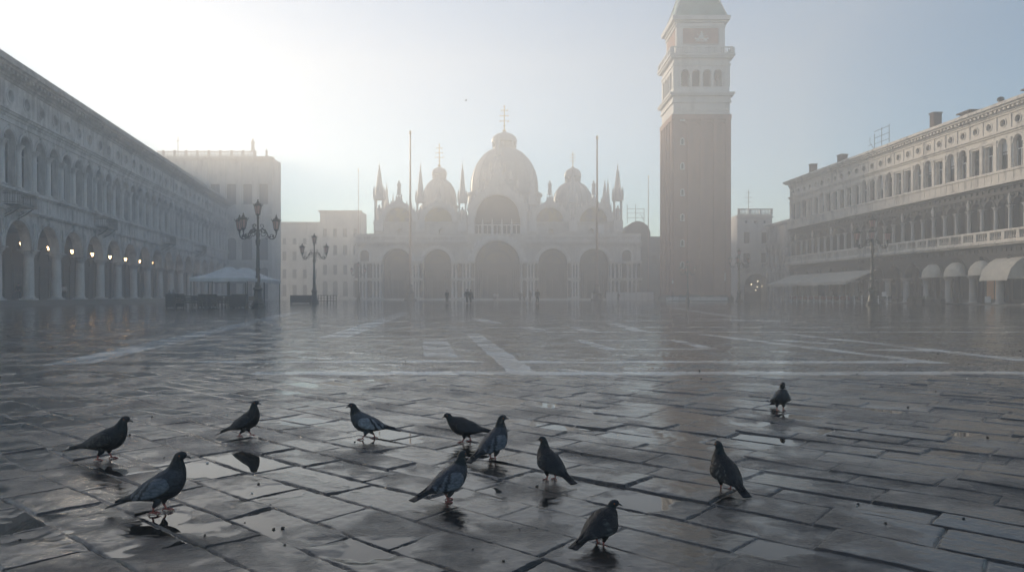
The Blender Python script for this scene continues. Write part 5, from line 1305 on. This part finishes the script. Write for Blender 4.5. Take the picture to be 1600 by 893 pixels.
def pigeon(px,py,head,scale,label,tone='blue',pitch=0.0,neck=(0,0),look=0.0,step=.03,dark=1.0):
    V=[];Fc=[];MI=[];C=[]
    body={'blue':(.10,.11,.135),'dark':(.035,.038,.046),'grey':(.15,.165,.19),'check':(.05,.05,.055),'streak':(.028,.028,.032),'fleck':(.035,.034,.037)}[tone]
    wing={'blue':(.23,.25,.29),'dark':(.04,.043,.05),'grey':(.42,.44,.48),'check':(.06,.058,.055),'streak':(.03,.03,.034),'fleck':(.04,.038,.038)}[tone]
    nx,nz=neck
    sp=[(-.205,0,.070,.020,.003),(-.175,0,.080,.028,.006),(-.13,0,.094,.030,.012),(-.09,0,.106,.042,.028),(-.05,0,.118,.056,.046),(0,0,.130,.067,.060),(.04,0,.146,.068,.066),
        (.066+nx*.2,0,.172+nz*.2,.058,.058),(.082+nx*.5,0,.200+nz*.5,.042,.044),(.089+nx*.8,0,.224+nz*.8,.030,.033),(.094+nx,0,.244+nz,.0225,.0245),(.102+nx,0,.258+nz,.0215,.0225),(.116+nx,0,.262+nz,.0185,.0195),(.127+nx,0,.259+nz,.011,.013),(.132+nx,0,.257+nz,.005,.006)]
    sp=[list(r) for r in sp]
    hx=.094+nx
    for r in sp:       # head turned on the neck
        if r[0]>.085+nx*.7: 
            d=r[0]-hx; r[0]=hx+d*math.cos(look); r[1]+=d*math.sin(look)
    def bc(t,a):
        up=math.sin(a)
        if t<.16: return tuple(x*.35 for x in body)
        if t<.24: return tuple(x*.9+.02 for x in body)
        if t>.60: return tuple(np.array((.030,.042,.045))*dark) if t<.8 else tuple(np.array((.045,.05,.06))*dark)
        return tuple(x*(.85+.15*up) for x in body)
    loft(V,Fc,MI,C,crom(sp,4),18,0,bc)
    for s in (-1,1):
        wg=[(.066,s*.050,.158,.004,.012),(.047,s*.062,.154,.011,.030),(.01,s*.066,.145,.013,.043),(-.03,s*.058,.133,.013,.042),(-.07,s*.043,.118,.011,.033),(-.11,s*.027,.104,.009,.021),(-.15,s*.014,.094,.007,.011),(-.19,s*.007,.085,.004,.005)]
        wg=[(*q,s*rr_) for q,rr_ in zip(wg,(-.2,-.4,-.5,-.6,-.7,-.8,-.9,-.9))]
        def wc(t,a):
            ph=t+.10*math.sin(a)
            if tone in('blue','grey') and (.42<ph<.49 or .57<ph<.645): return (.012,.013,.016)
            if t>.70: return (.02,.021,.025)
            if tone=='streak' and .35<t<.7 and int(a*5.2+ph*6)%4==0: return (.16,.16,.16)
            if tone=='fleck': return (.27,.25,.23) if rt2.random()<(.42 if .2<t<.62 and math.cos(a)*s>-.3 else .08) else wing
            if tone=='check':
                return (.018,.018,.02) if rt2.random()<.72 else (.11,.10,.09)
            if tone=='dark': return tuple(x*(1.5 if (.44<ph<.47 or .60<ph<.63) else 1) for x in wing)
            return wing
        loft(V,Fc,MI,C,crom(wg,5),16,0,wc)
    # tail fan
    loft(V,Fc,MI,C,crom([(-.228,0,.062,.030,.003),(-.18,0,.076,.031,.006),(-.12,0,.095,.028,.011)],3),10,0,lambda t,a:(.018,.019,.023) if t<.35 else tuple(x*.6 for x in body))
    # pitch the whole trunk about the hips
    LOW=.019; pv=np.array((0,0,.11)); cp,spn=math.cos(pitch),math.sin(pitch)
    V=[(pv[0]+(x-pv[0])*cp-(z-pv[2])*spn,y,pv[2]+(x-pv[0])*spn+(z-pv[2])*cp-LOW) for x,y,z in V]
    def R(q): x,y,z=q; return (pv[0]+(x-pv[0])*cp-(z-pv[2])*spn,y,pv[2]+(x-pv[0])*spn+(z-pv[2])*cp-LOW)
    def add(mb,mi,col):
        n=len(V); V.extend(mb.v); Fc.extend(tuple(n+i for i in f) for f in mb.f); MI.extend([mi]*len(mb.f)); C.extend([col]*len(mb.v))
    cl,sl_=math.cos(look),math.sin(look)
    def H(dx,dy,dz): return R((hx+dx*cl-dy*sl_,dx*sl_+dy*cl,dz))
    b=MB(); b.tube([H(.030,0,.259+nz),H(.042,0,.256+nz),H(.052,0,.251+nz),H(.057,0,.246+nz)],[.0062,.0048,.0034,.001],7); add(b,2,(0,0,0))
    b=MB(); b.tube([H(.033,0,.2625+nz),H(.040,0,.261+nz)],[.0045,.0025],6); C0=(.4,.4,.4); add(b,2,C0)
    for s in (-1,1):
        e=MB(); c_=H(.012,s*.0190,.265+nz); e.tube([(c_[0],c_[1]-s*.003,c_[2]),(c_[0],c_[1]+s*.0022,c_[2])],[.0048,.0030],8); add(e,3,(0,0,0))
        st=s*step; l=MB(); hip=R((.0,s*.030,.098)); 
        l.tube([hip,(.006+st*.3,s*.029,.050),(-.004+st*.6,s*.028,.032)],[.028,.016,.0068],8); add(l,0,body)
        l=MB(); l.tube([(-.004+st*.6,s*.028,.034),(.000+st*.8,s*.028,.019),(st,s*.027,.007)],[.0058,.0044,.0042],7); add(l,1,(0,0,0))
        for an,ln in ((0,.036),(.55,.030),(-.55,.030),(PI,.018)):
            l=MB(); l.tube([(st,s*.027,.008),(st+ln*.55*math.cos(an),s*.027+ln*.55*math.sin(an),.0075),(st+ln*math.cos(an),s*.027+ln*math.sin(an),.002)],[.0042,.0036,.0018],5); add(l,1,(0,0,0))
    me=bpy.data.meshes.new('pigeon'); me.from_pydata(V,[],Fc)
    for m_ in (M['plumage'],M['leg'],M['beak'],M['eye']): me.materials.append(m_)
    me.polygons.foreach_set('material_index',MI); me.polygons.foreach_set('use_smooth',[True]*len(Fc))
    ca=me.color_attributes.new('plumage','FLOAT_COLOR','POINT'); ca.data.foreach_set('color',np.concatenate([np.array(C,np.float32)*.55,np.ones((len(C),1),np.float32)],1).ravel())
    me.update(); o=bpy.data.objects.new('pigeon',me); COL.objects.link(o)
    Y=EYE*F/(py-HY); x=(px-800)/F*Y; o.location=(x,Y,ground_z(x,Y)-.001); o.rotation_euler=(0,0,math.radians(head)); o.scale=(scale,)*3
    tag(o,label,'pigeon','pigeons walking on the wet paving')
pigeon(163,717,4,1.0,'dark chequered pigeon at the far left, facing right with its head up','check',-.05,(.004,-.004),0,.03)
pigeon(249,799,6,.97,'blue-grey pigeon beside the big cream puddle, facing right','blue',.06,(-.004,.006),0,.02)
pigeon(383,683,2,.86,'black pigeon facing right, behind and right of the blue-grey one','dark',.12,(-.008,.006),0,.04)
pigeon(576,684,183,.93,'pale-winged pigeon with black wing bars, facing left','grey',-.06,(.004,.006),0,.045)
pigeon(729,690,176,.88,'dark pigeon with lowered neck facing left, behind two grey ones','dark',-.12,(.022,-.030),0,.03)
pigeon(770,716,48,.92,'grey pigeon seen from behind at an angle, tail towards the lower left','blue',.1,(-.006,.006),-.5,.01)
pigeon(699,781,40,.86,'large blue-grey pigeon with barred wings nearest the centre, tail spread to the left','blue',.0,(-.002,.0),.35,.02)
pigeon(861,748,128,.80,'dark pigeon turned away to the left, standing above its reflection','dark',.11,(-.008,.0),.3,.01)
pigeon(938,850,46,.74,'hunched black pigeon nearest the bottom edge, beak pointing right','streak',.0,(.004,-.040),-.75,.012)
pigeon(1134,764,106,.84,'dark pigeon with pale flecked wings, seen from behind','fleck',.12,(-.008,.0),.1,.01)
pigeon(1219,641,-92,.92,'small grey pigeon standing alone far right, facing the camera','grey',.1,(-.02,-.006),0,.0)

# a bird in flight, far up
x,y=at(728,60); z=EYE+(HY-157)*60/F; mb=MB()
mb.lathe(0,0,[(.01,-.17),(.05,-.08),(.06,.02),(.03,.12),(.005,.18)],8)
mb.v=[(q[2],q[1],q[0]*1.0) for q in mb.v]
for s in (-1,1):
    mb.v+=[(.06,s*.04,.01),(-.06,s*.04,.01),(-.03,s*.2,.10),(.05,s*.2,.11),(-.04,s*.38,.06),(-.01,s*.38,.065),(.06,s*.04,.025),(-.06,s*.04,.02),(-.03,s*.2,.11),(.05,s*.2,.125)]
    k=len(mb.v)-10; mb.f+=[(k,k+1,k+2,k+3),(k+3,k+2,k+4,k+5),(k+6,k+9,k+8,k+7),(k+9,k+5,k+4,k+8)]; mb.m+=[0]*4
o=mb.build('flying_bird',plain('bird_feathers',(.06,.06,.065)),None,(x,y,z),40,.6); o.scale=(.6,)*3; tag(o,'tiny bird in flight high above the flagpole and the domes','bird')
